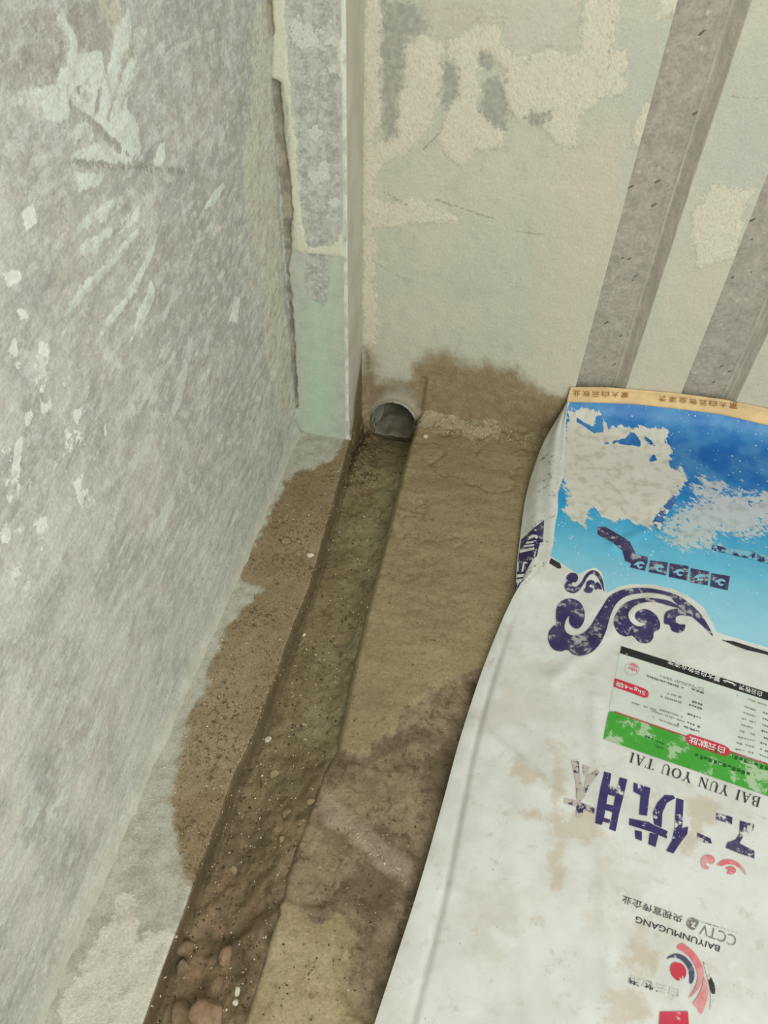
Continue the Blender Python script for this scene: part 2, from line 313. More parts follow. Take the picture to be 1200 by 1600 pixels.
def mat_left():
    n = NM('scraped_plaster_left', 0.9)
    ang = math.atan2(sdir[1], sdir[0])
    sv = n.rotmap((-ang, 0, 0), (1, 14, 62))
    big = n.noise(4.5, 5, 0.6); streak = n.noise(1, 5, 0.65, sv); mid = n.noise(30, 6, 0.65); fine = n.noise(170, 4, 0.6)
    c = n.mix(n.sm(big, 0.36, 0.64), (170, 170, 160), (184, 187, 177))
    c = n.mix(n.sm(n.noise(9, 5, 0.6), 0.5, 0.7, 0, 0.7), c, (190, 181, 168))
    c = n.mix(n.sm(streak, 0.5, 0.64, 0, 0.6), c, (164, 166, 161))
    c = n.mix(n.sm(streak, 0.34, 0.44, 0.7, 0), c, (200, 205, 194))
    c = n.mix(n.ma('MULTIPLY', n.sm(mid, 0.52, 0.66), 0.45), c, (158, 154, 142))
    c = n.mix(n.ma('MULTIPLY', n.edge('dark', 0.03, 0.006, 26), 0.75), c, (150, 145, 131))
    c = n.mix(n.ma('MULTIPLY', n.edge('mint', 0.12, 0.07, 8), 0.75), c, (188, 198, 182))
    c = n.mix(n.ma('MULTIPLY', n.edge('creaml', 0.03, 0.004, 30), 0.85), c, (194, 193, 172))
    p2 = n.edge('paleb', 0.016, 0.0022, 60, 6)
    c = n.mix(n.ma('MULTIPLY', p2, n.sm(n.noise(7, 4), 0.4, 0.62, 0.1, 0.6)), c, (204, 210, 199))
    blo = n.noise(14, 7, 0.7)
    c = n.mix(n.sm(blo, 0.56, 0.62, 0, 0.5), c, (206, 208, 198))
    c = n.mix(n.sm(blo, 0.38, 0.44, 0.35, 0), c, (160, 155, 144))
    fl = n.ma('MULTIPLY', n.edge('flake', 0.1, 0.03, 9), n.sm(n.noise(30, 7, 0.66), 0.59, 0.61))
    fl = n.ma('MAXIMUM', fl, n.edge('flk', 0.008, 0.0008, 80))
    st2 = n.noise(1, 7, 0.7, n.rotmap((-ang, 0, 0), (1, 46, 118)))
    c = n.mix(n.sm(st2, 0.55, 0.6, 0, 0.42), c, (204, 208, 198))
    fk2 = n.noise(55, 8, 0.72); c = n.mix(n.sm(fk2, 0.55, 0.575, 0, 0.5), c, (206, 209, 199)); c = n.mix(n.sm(fk2, 0.42, 0.445, 0.45, 0), c, (154, 151, 141))
    c = n.mix(n.sm(st2, 0.40, 0.45, 0.42, 0), c, (150, 149, 141))
    c = n.mix(n.ma('MULTIPLY', n.attr('near'), n.sm(n.noise(10, 6, 0.65), 0.40, 0.58, 0.1, 0.7)), c, (210, 209, 196))  # pale blotches plus painted-in brightness towards the near end of the wall
    c = n.mix(n.ma('MULTIPLY', n.edge('palec', 0.03, 0.003, 40, 8, ro=0.7), 0.55), c, (208, 214, 203))
    pm = n.edge('pale', 0.012, 0.0012, 48, 8, ro=0.68)
    c = n.mix(n.ma('MULTIPLY', pm, n.sm(n.noise(46, 7, 0.7), 0.34, 0.56, 0.35, 0.95)), c, (212, 219, 207))
    c = n.mix(fl, c, (224, 227, 216))
    c = n.grain(c, 0.16, 230)
    c = n.mix(n.ma('MULTIPLY', n.edge('groove', 0.022, 0.001, 110), 0.6), c, (132, 128, 116))
    ft = n.ma('ADD', n.attr('zz'), n.ma('MULTIPLY', n.ma('SUBTRACT', n.noise(22, 6, 0.65), 0.5), 0.08))
    c = n.mix(n.sm(ft, 0.0, 0.035, 0.75, 0), c, (172, 172, 154))
    b = n.bump(streak, 0.004, 0.45); b = n.bump(mid, 0.003, 0.4, b); b = n.bump(fine, 0.0012, 0.5, b)
    return n.done(c, b)
wall_left = mesh_np('wall_left', np.stack([xx, yy, z], 1), grid_faces(len(ys), len(zs)), mat_left(), attrs=A)
tag(wall_left, 'scraped grey green plaster wall with pale trowel streaks', 'wall', kind='structure')

# ================================================================== CORNER PIER
def front_poly(pts): return pl(pts, 'y', YP, 'xz')
n1 = 46; xs1 = np.linspace(XL-0.004, -0.004, n1); zs = np.arange(-0.06, 1.05, 0.003)
ns = 9; arc = [(-0.004+0.004*math.sin(t), YP+0.004-0.004*math.cos(t)) for t in np.linspace(0.25, math.pi/2, 6)]
ys2 = np.linspace(YP+0.008, 0.003, 44)
prof = [(a, YP) for a in xs1]+arc+[(0.0, b) for b in ys2]
prof = np.array(prof); npf = len(prof)
sl = np.concatenate([[0], np.cumsum(np.linalg.norm(np.diff(prof, axis=0), axis=1))])
S, Zp = np.meshgrid(np.arange(npf), zs); si = S.ravel(); z = Zp.ravel()
px_ = prof[si, 0].copy(); py_ = prof[si, 1].copy(); onfront = si < n1
P = np.stack([np.where(onfront, px_, px_+sl[si]-sl[n1-1]), z], 1)
glz = [[(446,0),(530,0),(533,180),(532,360),(512,388),(480,390),(470,360),(462,200),(452,80)], [(472,392),(512,392),(515,470),(505,480),(478,460)]]
crm = [[(422,0),(444,0),(450,110),(462,215),(470,340),(482,390),(470,396),(462,390),(455,320),(450,170),(440,128),(424,122),(428,60)], [(524,62),(536,60),(537,110),(532,120),(526,100)], [(480,386),(520,384),(534,362),(536,400),(478,396)]]
gou = [[(414,0),(424,0),(430,50),(422,60),(424,120),(440,128),(446,230),(455,290),(458,330),(452,420),(460,520),(466,640),(458,640),(446,420),(436,270),(422,130)]]
mnt = [[(462,420),(536,400),(540,690),(462,690)]]
G = {'glaze': union(P, [front_poly(q) for q in glz]), 'creamp': union(P, [front_poly(q) for q in crm]), 'gouge': union(P, [front_poly(q) for q in gou]),
     'mint': union(P, [front_poly(q) for q in mnt]), 'side': np.where(onfront, -0.02, 1.0)*np.minimum(1, 1)+0*z, 'arris': 0.004-np.abs(sl[si]-sl[n1]), 'zz': z}
G['side'] = (sl[si]-sl[n1+3])
dpt = 0.0012*fbm(P[:, 0], z, 10, 4, 51)+0.0006*fbm(P[:, 0], z, 70, 2, 52)+sstep(G['creamp']+0.004*fbm(P[:, 0], z, 70, 3, 53), -0.001, 0.002)*0.0016-sstep(G['gouge']+0.005*fbm(P[:, 0], z, 60, 3, 54), -0.001, 0.003)*0.006
dpt *= np.where(onfront & (px_ < XL+0.003), 0.3, 1)
py_ = np.where(onfront, py_-dpt, py_); px_ = np.where(onfront, px_, px_+np.where(si > n1+5, 0.0012*fbm(sl[si], z, 12, 4, 57), 0))
side_mud = np.where(si > n1+2, 0.014*np.exp(-np.clip(z+0.05, 0, 1)/0.05)*(0.5+1.2*fbm(sl[si], z, 60, 3, 58)), 0)*(z < 0.2)
px_ = px_+np.clip(side_mud, 0, 0.02)
def mat_pier():
    n = NM('peeling_pier', 0.85)
    mid = n.noise(34, 6, 0.65); fine = n.noise(200, 4, 0.6)
    c = n.mix(n.sm(mid, 0.4, 0.65), (182, 187, 172), (172, 176, 162))
    c = n.mix(n.ma('MULTIPLY', n.edge('mint', 0.03, 0.045, 14, off=0.028), 0.9), c, (175, 201, 177))
    gl = n.mix(n.sm(n.noise(70, 6, 0.75), 0.36, 0.62), (157, 161, 149), (192, 195, 183))
    gl = n.mix(n.sm(n.noise(1, 4, 0.6, n.map((90, 90, 8))), 0.52, 0.7, 0, 0.7), gl, (190, 194, 190))
    gl = n.mix(n.sm(n.noise(22, 6, 0.6), 0.6, 0.62), gl, (200, 204, 194))
    gl = n.mix(n.ma('MULTIPLY', n.sm(n.voro(150), 0.1, 0.2, 1, 0), n.sm(n.noise(30, 3), 0.5, 0.6)), gl, (208, 212, 204))
    gl = n.grain(gl, 0.16, 330)
    gm = n.edge('glaze', 0.014, 0.0025, 60)
    c = n.mix(gm, c, gl)
    cm_ = n.edge('creamp', 0.012, 0.001, 60)
    c = n.mix(cm_, c, (203, 203, 182))
    wl = n.ma('MULTIPLY', n.sm(n.attr('arris'), -0.0005, 0.0015), n.sm(n.noise(35, 5, 0.6), 0.4, 0.55))
    c = n.mix(wl, c, (206, 212, 198))
    gg = n.edge('gouge', 0.014, 0.0018, 60)
    c = n.mix(n.ma('MULTIPLY', gg, 0.85), c, n.mix(n.sm(mid, 0.4, 0.6), (116, 110, 94), (160, 152, 132)))
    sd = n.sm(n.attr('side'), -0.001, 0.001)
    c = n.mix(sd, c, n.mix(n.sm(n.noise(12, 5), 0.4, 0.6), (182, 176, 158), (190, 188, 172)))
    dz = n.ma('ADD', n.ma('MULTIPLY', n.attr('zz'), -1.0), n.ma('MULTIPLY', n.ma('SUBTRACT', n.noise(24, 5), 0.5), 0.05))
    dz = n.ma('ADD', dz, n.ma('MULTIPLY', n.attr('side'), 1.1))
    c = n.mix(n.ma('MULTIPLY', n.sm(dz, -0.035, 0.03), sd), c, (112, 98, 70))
    c = n.grain(c, 0.09, 240)
    b = n.bump(mid, 0.0025, 0.4); b = n.bump(fine, 0.001, 0.4, b)
    return n.done(c, b, n.sm(gm, 0, 1, 0.88, 0.6))
pier = mesh_np('wall_corner', np.stack([px_, py_, z], 1), grid_faces(npf, len(zs)), mat_pier(), attrs=G)
tag(pier, 'square corner pier with peeling cream paint and mint foot', 'wall', kind='structure')

# ================================================================== FLOOR
def edge_fn(pts, z=0.0):
    q = np.array([at(a, b, 'z', z)[:2] for a, b in pts]); o = np.argsort(q[:, 1]); q = q[o]
    return lambda yv: np.interp(yv, q[:, 1], q[:, 0])
eL = edge_fn([(546,690),(517,800),(485,915),(460,975),(440,1030),(400,1140),(370,1200),(320,1335),(280,1445),(225,1600)])
eR = edge_fn([(651,662),(638,700),(612,800),(583,912),(560,1008),(533,1129),(528,1154),(504,1200),(483,1254),(454,1329),(437,1400),(421,1458),(396,1537),(379,1600)])
def floor_poly(pts): return pl(pts, 'z', 0.0, 'xy')
yl = np.arange(-1.75, 0.012, 0.0042)
wob = lambda yv, s: 0.0022*fbm(yv, yv*0, 22, 4, s)

# right-hand floor slab
tx = np.concatenate([np.linspace(0, 0.03, 12), np.arange(0.034, 0.36, 0.0042), np.linspace(0.37, 1.3, 50)])
T, Yf = np.meshgrid(tx, yl); t = T.ravel(); yf = Yf.ravel(); x = eR(yf)+wob(yf, 61)+t; P = np.stack([x, yf], 1)
rough_p = [[(500,1165),(560,1172),(600,1150),(640,1100),(690,1070),(760,1050),(780,1200),(740,1300),(700,1450),(640,1600),(560,1570),(553,1500),(560,1440),(530,1428),(500,1440),(480,1425),(455,1415),(400,1420),(440,1280)]]
pale_p = [[(437,1410),(470,1412),(480,1440),(500,1462),(528,1455),(515,1500),(530,1540),(520,1640),(300,1640)]]
light_band = [[(500,1225),(525,1240),(560,1280),(610,1320),(650,1350),(640,1385),(590,1350),(540,1300),(505,1285)]]
grit_p = [[(648,645),(690,640),(735,660),(790,672),(780,690),(740,690),(700,672),(650,672)]]
R_ = {'rough': union(P, [floor_poly(q) for q in rough_p]), 'palep': union(P, [floor_poly(q) for q in pale_p]), 'band': union(P, [floor_poly(q) for q in light_band]), 'grit': union(P, [floor_poly(q) for q in grit_p])}
zz = 0.004*fbm(x, yf, 7, 4, 62)+0.0026*fbm(x*0.7, yf*1.3, 34, 5, 63)
zz -= 0.005*np.exp(-(fbm(x, yf, 13, 4, 69)/0.03)**2)*sstep(yf, -0.75, -0.2)
rg = sstep(R_['rough']+0.03*fbm(x, yf, 22, 4, 64), -0.004, 0.006)
zz += -0.007*rg+rg*0.006*fbm(x, yf, 30, 5, 65)+0.003*sstep(R_['band'], -0.006, 0.01)
zz += 0.012*np.exp(yf/0.012)*(0.6+1.0*fbm(x, yf, 40, 4, 66))                      # mortar fillet along the back wall
zz -= 0.010*(1-sstep(t, 0.0, 0.010))**2
V = np.stack([x, yf, zz], 1)
sk = np.stack([eR(yl)+wob(yl, 61)-0.002, yl, np.full(len(yl), -0.09)], 1)         # the cut face down into the channel
mids = [np.stack([eR(yl)+wob(yl, 61)-0.001+0.004*fbm(yl, yl*0+k, 40, 3, 68), yl, np.full(len(yl), -0.03*k)], 1) for k in (1, 2)]
nx = len(tx)
V2 = np.zeros((len(yl), nx+3, 3)); V2[:, 3:] = V.reshape(len(yl), nx, 3); V2[:, 0] = sk; V2[:, 1] = mids[1]; V2[:, 2] = mids[0]
at2 = {}
for k, a in R_.items():
    q = np.zeros((len(yl), nx+3)); q[:, 3:] = a.reshape(len(yl), nx); q[:, :3] = q[:, 3:4]; at2[k] = q.ravel()
def mat_floor():
    n = NM('damp_mud_floor', 0.6)
    big = n.noise(6, 5, 0.6); mid = n.noise(34, 7, 0.7); fine = n.noise(220, 5, 0.65); drag = n.noise(1, 6, 0.65, n.map((9, 42, 1)))
    c = n.mix(n.sm(big, 0.35, 0.65), (152, 139, 104), (141, 128, 95))
    c = n.mix(n.sm(drag, 0.42, 0.66, 0, 0.5), c, (130, 114, 82))
    c = n.mix(n.sm(mid, 0.56, 0.72, 0, 0.6), c, (118, 102, 73))
    rgm = n.edge('rough', 0.05, 0.006, 20, 6)
    rc = n.mix(n.sm(n.noise(18, 7, 0.7), 0.4, 0.62), (142, 127, 101), (116, 101, 77))
    rc = n.mix(n.sm(n.noise(60, 7, 0.75), 0.5, 0.62, 0, 0.75), rc, (84, 71, 53))
    rc = n.mix(n.sm(n.noise(11, 5, 0.6), 0.52, 0.6, 0, 0.55), rc, (92, 78, 58))
    c = n.mix(rgm, c, rc)
    c = n.mix(n.ma('MULTIPLY', n.edge('band', 0.025, 0.006, 30), 0.7), c, (154, 142, 120))
    c = n.mix(n.edge('palep', 0.03, 0.003, 35), c, n.mix(n.sm(n.noise(26, 5), 0.45, 0.65), (164, 150, 116), (148, 133, 99)))
    c = n.mix(n.ma('MULTIPLY', n.edge('grit', 0.10, 0.004, 45, 8, off=0.006, ro=0.7), 0.75), c, (176, 166, 134))
    spk = n.sm(n.voro(150), 0.06, 0.14, 1, 0); spk = n.ma('MULTIPLY', spk, n.sm(n.noise(37, 3), 0.56, 0.64))
    c = n.mix(n.ma('MULTIPLY', spk, 0.7), c, (168, 156, 126))
    dks = n.ma('MULTIPLY', n.sm(n.voro(88), 0.05, 0.16, 1, 0), n.sm(n.noise(19, 3), 0.54, 0.62))
    c = n.mix(n.ma('MULTIPLY', dks, 0.7), c, (66, 56, 40))
    c = n.mix(n.sm(n.noise(95, 7, 0.75), 0.55, 0.62, 0, 0.45), c, (104, 90, 64))
    c = n.grain(c, 0.2, 210)
    b = n.bump(drag, 0.003, 0.35); b = n.bump(mid, 0.005, 0.7, b); b = n.bump(fine, 0.0012, 0.6, b)
    return n.done(c, b, n.sm(mid, 0.3, 0.7, 0.5, 0.75))
floor = mesh_np('floor', V2.reshape(-1, 3), grid_faces(nx+3, len(yl)), mat_floor(), attrs=at2)
tag(floor, 'damp brown mud floor between the channel and the sack', 'floor', kind='structure')

# left-hand ledge between the wall and the channel
tx = np.concatenate([np.linspace(0, 0.9, 40), np.linspace(0.92, 1, 10)])
T, Yf = np.meshgrid(tx, yl); t = T.ravel(); yf = Yf.ravel(); xe = eL(yf)+wob(yf, 71)+0.001; x = (XL-0.004)+(xe-(XL-0.004))*t; P = np.stack([x, yf], 1)
wet_p = [[(545,680),(520,718),(500,728),(470,736),(445,755),(428,788),(415,825),(397,845),(380,878),(376,904),(392,914),(412,922),(385,945),(360,975),(345,1005),(330,1040),(326,1068),(302,1110),(290,1150),(278,1190),(270,1250),(272,1300),(284,1345),(298,1385),(320,1395),(420,1300),(560,1000),(600,690)]]
white_p = [[(248,1452),(216,1470),(206,1400),(192,1395),(165,1450),(130,1500),(98,1570),(80,1640),(225,1640),(292,1452)]]
L_ = {'wet': union(P, [floor_poly(q) for q in wet_p]), 'whitep': union(P, [floor_poly(q) for q in white_p]), 'foot': x-XL}
zz = 0.0025*fbm(x, yf, 9, 4, 72)+0.0022*fbm(x, yf, 80, 3, 73)+0.007*np.exp(-np.clip(x-XL, 0, 1)/0.02)
zz -= 0.006*(1-sstep(xe-x, 0.0, 0.006))**2
V = np.stack([x, yf, zz], 1)
def mat_ledge():
    n = NM('sandy_ledge', 0.8)
    mid = n.noise(40, 6, 0.7); fine = n.noise(330, 4, 0.7); big = n.noise(8, 5)
    c = n.mix(n.sm(mid, 0.38, 0.64), (182, 182, 166), (164, 162, 144))
    c = n.mix(n.sm(fine, 0.6, 0.7, 0, 0.6), c, (120, 112, 92))
    c = n.mix(n.ma('MULTIPLY', n.edge('whitep', 0.035, 0.002, 34, 8, ro=0.7), n.sm(n.noise(26, 6, 0.7), 0.36, 0.42, 0.35, 1)), c, n.mix(n.sm(mid, 0.5, 0.75), (202, 198, 182), (178, 174, 158)))
    wm = n.edge('wet', 0.03, 0.006, 26, 7)
    wc = n.mix(n.sm(big, 0.4, 0.62), (138, 121, 90), (152, 136, 106))
    wc = n.mix(n.sm(fine, 0.54, 0.66, 0, 0.7), wc, (86, 72, 48))
    wc = n.mix(n.ma('MULTIPLY', n.sm(n.voro(190), 0.07, 0.16, 1, 0), n.sm(n.noise(50, 3), 0.55, 0.65)), wc, (182, 172, 144))
    wc = n.mix(n.ma('MULTIPLY', n.sm(n.noise(120, 6, 0.75), 0.52, 0.6), n.sm(n.noise(14, 4), 0.4, 0.6)), wc, (92, 77, 52))
    c = n.mix(wm, c, wc)
    c = n.grain(c, 0.18, 300)
    b = n.bump(mid, 0.003, 0.5); b = n.bump(fine, 0.0016, 0.8, b)
    return n.done(c, b, n.sm(wm, 0, 1, 0.9, 0.65))
ledge = mesh_np('floor_ledge', V, grid_faces(len(tx), len(yl)), mat_ledge(), parent=floor, attrs=L_)

# channel: left side, bed, foot of the right side
sx = np.concatenate([np.linspace(0, 0.16, 14), np.linspace(0.18, 0.9, 44), np.linspace(0.92, 1, 6)])
S, Yf = np.meshgrid(sx, yl); s = S.ravel(); yf = Yf.ravel()
a = eL(yf)+wob(yf, 71); b = eR(yf)+wob(yf, 61)+0.004
depth = np.interp(yf, [-1.3, -0.9, -0.5, -0.15, 0.0], [0.032, 0.026, 0.023, 0.036, 0.078])
side = sstep(s, 0.0, 0.16)
x = a+(b-a)*np.where(s < 0.16, 0.06*s/0.16, 0.06+(s-0.16)/0.84*0.94)
lump = fbm(x, yf, 16, 5, 81)*0.012+fbm(x, yf, 60, 4, 82)*0.006
near = sstep(-yf, 0.72, 1.05)
fill = 0.028*near*sstep(s, 0.35, 1.0)+0.012*(1-near)*sstep(s, 0.75, 1.0)
z = -0.002-(depth-fill)*side+lump*side*(0.55+0.9*near)
leftdeb = np.exp(-((s-0.25)/0.13)**2)*sstep(yf, -0.30, -0.10)
z += leftdeb*(0.012+0.02*fbm(x, yf, 55, 4, 83))
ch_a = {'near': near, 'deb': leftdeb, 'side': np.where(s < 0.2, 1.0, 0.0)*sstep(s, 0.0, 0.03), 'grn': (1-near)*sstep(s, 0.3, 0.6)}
def mat_channel():
    n = NM('channel_mud', 0.6)
    mid = n.noise(38, 7, 0.7); fine = n.noise(260, 5, 0.7); big = n.noise(9, 5)
    c = n.mix(n.sm(big, 0.38, 0.62), (136, 123, 90), (121, 107, 76))
    c = n.mix(n.ma('MULTIPLY', n.attr('grn'), n.sm(n.noise(12, 4), 0.4, 0.6)), c, (138, 131, 97))
    c = n.mix(n.sm(mid, 0.5, 0.68, 0, 0.7), c, (104, 89, 62))
    nc = n.mix(n.sm(n.noise(14, 6, 0.65), 0.42, 0.6), (134, 116, 88), (100, 85, 64))
    nc = n.mix(n.sm(n.noise(20, 4), 0.56, 0.68, 0, 0.7), nc, (148, 120, 92))
    c = n.mix(n.ma('MULTIPLY', n.attr('near'), 0.8), c, nc)
    c = n.mix(n.ma('MULTIPLY', n.sm(fine, 0.58, 0.7), 0.5), c, (80, 68, 46))
    spk = n.ma('MULTIPLY', n.sm(n.voro(170), 0.06, 0.15, 1, 0), n.sm(n.noise(40, 3), 0.57, 0.66))
    c = n.mix(n.ma('MULTIPLY', spk, 0.8), c, (172, 162, 134))
    c = n.mix(n.ma('MULTIPLY', n.attr('deb'), n.sm(mid, 0.4, 0.6, 0.3, 0.8)), c, (84, 72, 50))
    c = n.mix(n.ma('MULTIPLY', n.attr('side'), 0.55), c, (88, 77, 54))  # shade along the channel's left side, painted into the mud colour
    c = n.mix(n.sm(n.noise(110, 7, 0.75), 0.53, 0.6, 0, 0.55), c, (80, 68, 47))
    c = n.grain(c, 0.22, 220)
    b_ = n.bump(mid, 0.006, 0.8); b_ = n.bump(fine, 0.0016, 0.7, b_)
    return n.done(c, b_, n.sm(mid, 0.3, 0.7, 0.45, 0.75))
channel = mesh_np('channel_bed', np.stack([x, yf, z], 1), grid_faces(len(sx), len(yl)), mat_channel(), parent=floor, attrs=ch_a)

# ================================================================== DRAIN PIPE
pipe = bpy.data.objects.new('drain_pipe', None); COL.objects.link(pipe); pipe.location = (HC[0], 0.0, HC[1])
tag(pipe, 'round grey drain pipe set through the back wall at the channel head', 'pipe')
na = 64
def ring(yv, rx, rz, dz=0.0): return [(rx*math.cos(k*2*math.pi/na), yv, rz*math.sin(k*2*math.pi/na)+dz) for k in range(na)]
def loft(name, rings, mat, parent, jit=0.0, seed=0):
    V = np.array([p for r in rings for p in r]); n = len(rings)
    if jit: V = V+jit*RNG.normal(0, 1, V.shape)*np.array([1, 0.5, 1])
    F = [[i*na+k, i*na+(k+1) % na, (i+1)*na+(k+1) % na, (i+1)*na+k] for i in range(n-1) for k in range(na)]
    return mesh_np(name, V, F, mat, parent)
def mat_pipe():
    n = NM('grey_pipe', 0.5)
    m = n.noise(26, 6, 0.65)
    c = n.mix(n.sm(m, 0.35, 0.65), (150, 153, 140), (176, 179, 166))
    c = n.mix(n.sm(n.noise(14, 5, 0.7), 0.56, 0.66, 0, 0.85), c, (70, 66, 50))
    return n.done(c, n.bump(m, 0.002, 0.4))
loft('pipe_bore', [ring(0.002, 0.0485, 0.0555), ring(0.03, 0.047, 0.053), ring(0.10, 0.047, 0.05), ring(0.20, 0.047, 0.05), ring(0.26, 0.047, 0.05), ring(0.2602, 0.001, 0.001)], mat_pipe(), pipe)
def mat_rim():
    n = NM('mortar_rim', 0.9)
    m = n.noise(60, 6, 0.65)
    c = n.mix(n.sm(m, 0.35, 0.65), (172, 170, 154), (150, 144, 124))
    zc = n.t.nodes.new('ShaderNodeSeparateXYZ'); n._in(zc.inputs[0], n.co)
    c = n.mix(n.sm(n.ma('ADD', zc.outputs[2], n.ma('MULTIPLY', n.noise(40, 4), 0.02)), 0.022, 0.045, 0.9, 0), c, (100, 88, 64))
    return n.done(c, n.bump(m, 0.003, 0.5))
rim = [ring(0.004, 0.0485, 0.0555), ring(-0.004, 0.0495, 0.0565), ring(-0.007, 0.0515, 0.0585), ring(-0.005, 0.0535, 0.0605), ring(0.004, 0.056, 0.063)]
loft('mortar_rim', rim, mat_rim(), pipe, 0.0006)
# silt lying in the bottom of the bore
def mat_silt():
    n = NM('silt', 0.45); m = n.noise(30, 6, 0.65)
    return n.done(n.mix(n.sm(m, 0.35, 0.65), (142, 141, 124), (120, 114, 92)), n.bump(m, 0.003, 0.4))
us = np.linspace(-1, 1, 24); vs = np.linspace(-0.012, 0.258, 40); U, W_ = np.meshgrid(us, vs); u_ = U.ravel(); w_ = W_.ravel()
sz = -0.030+0.006*fbm(u_*0.05, w_, 40, 4, 91); sz = sz-0.012*(w_ < 0)*0
sxw = 0.0475*np.sqrt(np.clip(1-(sz/0.0535)**2, 0.05, 1))
mesh_np('silt', np.stack([u_*sxw, w_, sz-0.0], 1), grid_faces(24, 40), mat_silt(), pipe)

# ================================================================== SACK
bag = bpy.data.objects.new('putty_sack', None); COL.objects.link(bag); bag.location = (0.62, -0.62, 0.0)
tag(bag, 'white and blue printed putty sack lying flat with its top against the wall', 'sack')
def put(o, parent, keep=True):                       # parent without moving
    o.parent = parent; o.matrix_parent_inverse = Matrix.Identity(4)
    base = Vector((0, 0, 0)); q = parent
    while q: base += q.location; q = q.parent
    o.location = -base
    return o
rowsL = [at(893,606,'y',-.004), at(888,624,'y',-.012), at(884,652,'y',-.036), at(880,690,'z',.060), at(873,745,'z',.053), at(868,815,'z',.044), at(860,868,'z',.034), at(838,898,'z',.026),
         at(806,925,'z',.018), at(760,1030,'z',.012), at(720,1150,'z',.011), at(690,1260,'z',.011), at(650,1400,'z',.011), at(585,1600,'z',.011), at(500,1880,'z',.011)]
rowsL = np.array(rowsL)
blend = np.array([0, 0, 0, .1, .3, .5, .6, .7, .9, 1, 1, 1, 1, 1, 1.])
rowsR = rowsL.copy(); rowsR[:, 1] -= 0.0876*blend; rowsR[:, 0] = 0.81+0.155*(rowsR[:, 1]+1.19)
rowsR[:3, 2] += 0.024; rowsR[3, 2] += 0.006
def cr(pts, tt):                                     # Catmull-Rom through rows, tt in row units
    n = len(pts); i = np.clip(np.floor(tt).astype(int), 0, n-2); f = (tt-i)[:, None]
    g = lambda k: pts[np.clip(k, 0, n-1)]
    p0, p1, p2, p3 = g(i-1), g(i), g(i+1), g(i+2)
    return 0.5*((2*p1)+(-p0+p2)*f+(2*p0-5*p1+4*p2-p3)*f*f+(-p0+3*p1-3*p2+p3)*f**3)
nr = len(rowsL)
seg = np.linalg.norm(np.diff(rowsL, axis=0), axis=1); cum = np.concatenate([[0], np.cumsum(seg)])
tv = np.interp(np.arange(0, cum[-1], 0.0042), cum, np.arange(nr))
tu = np.concatenate([np.linspace(0, 0.16, 30), np.linspace(0.165, 1, 100)])
def bag_surface(u, v):
    a = cr(rowsL, v); b = cr(rowsR, v); Wd = np.linalg.norm(b-a, axis=1)
    p = a+(b-a)*u[:, None]
    fl = sstep(v, 2.2, 5.0)
    s = u*Wd
    puff = np.sin(np.clip(u, 0, 1)*math.pi)**0.6
    p[:, 2] += fl*0.014*puff*(0.6+0.4*np.cos(v*0.6))
    low = sstep(v, 8.0, 9.5); scr_ = np.interp(v, [8, 9, 11, 13, 15], [0.012, 0.018, 0.026, 0.040, 0.046])
    p[:, 2] += low*(0.004*sstep(s-scr_, -0.004, 0.008)-0.0025*np.exp(-((s-scr_)/0.004)**2))
    x_, y_ = p[:, 0], p[:, 1]+p[:, 2]
    p[:, 2] += fl*(0.007*fbm(x_*0.8+y_*0.25, y_*0.5, 9, 3, 101)+0.0030*fbm(x_+y_*0.3, y_, 18, 2, 102))*sstep(s, 0.0, 0.05)
    # soft creases
    for (c0, c1, r, h) in [((.44, -.60), (.60, -.40), .012, .004), ((.33, -.70), (.45, -.78), .008, .003), ((.47, -.05), (.60, -.24), .010, -.004), ((.60, -.24), (.53, -.30), .010, .004), ((.40, -.9), (.47, -1.25), .012, .003), ((.5, -.62), (.52, -1.1), .010, .003), ((.33, -.93), (.40, -.97), .007, .002)]:
        d = -sdf_caps(np.stack([x_, y_], 1), c0, c1, 0.0); p[:, 2] += fl*h*np.exp(-(d/r)**2)
    top = 1-sstep(v, 1.5, 4.0)
    p[:, 1] -= top*0.010*(0.5+fbm(x_, x_*0, 7, 2, 105))*sstep(v, 0.0, 1.2)
    p[:, 2] += (1-sstep(v, 1.0, 3.0))*np.interp(x_, [.43, .50, .56, .64, .72, .80, .95], [0, .008, .010, .011, .008, -.002, -.006])
    p[:, 1] = np.minimum(p[:, 1], -0.004); return p
U, Vv = np.meshgrid(tu, tv); u = U.ravel(); v = Vv.ravel()
BP = bag_surface(u, v); nu, nv = len(tu), len(tv)
BF = grid_faces(nu, nv, flip=True)
bvh = BVHTree.FromPolygons([Vector(p) for p in BP], [tuple(int(i) for i in f) for f in BF])
CV = Vector(CAM)
def hit(px, py, tree=None):
    d = Vector(ray(px, py)).normalized(); r = (tree or bvh).ray_cast(CV, d)
    if r[0] is None: return None
    n = r[1]; n = -n if n.dot(d) > 0 else n
    return r[0], n
def chart_px(pts):
    out = []
    for a, b in pts:
        h = hit(a, b)
        q = np.array(h[0]) if h else at(a, b, 'z', 0.02)
        out.append((q[0], q[1]+q[2]))
    return np.array(out)
BC = np.stack([BP[:, 0], BP[:, 1]+BP[:, 2]], 1)
cA = lambda pts: [(800+a/3, 580+b/3) for a, b in pts]
cB = lambda pts: [(800+a/3, 860+b/3) for a, b in pts]
cC = lambda pts: [(900+a/4, 990+b/4) for a, b in pts]
cD = lambda pts: [(800+a/3, 1160+b/3) for a, b in pts]
cE = lambda pts: [(960+a*0.175, 1390+b*0.175) for a, b in pts]
cG = lambda pts: [(800+a/8.89, 760+b/8.89) for a, b in pts]
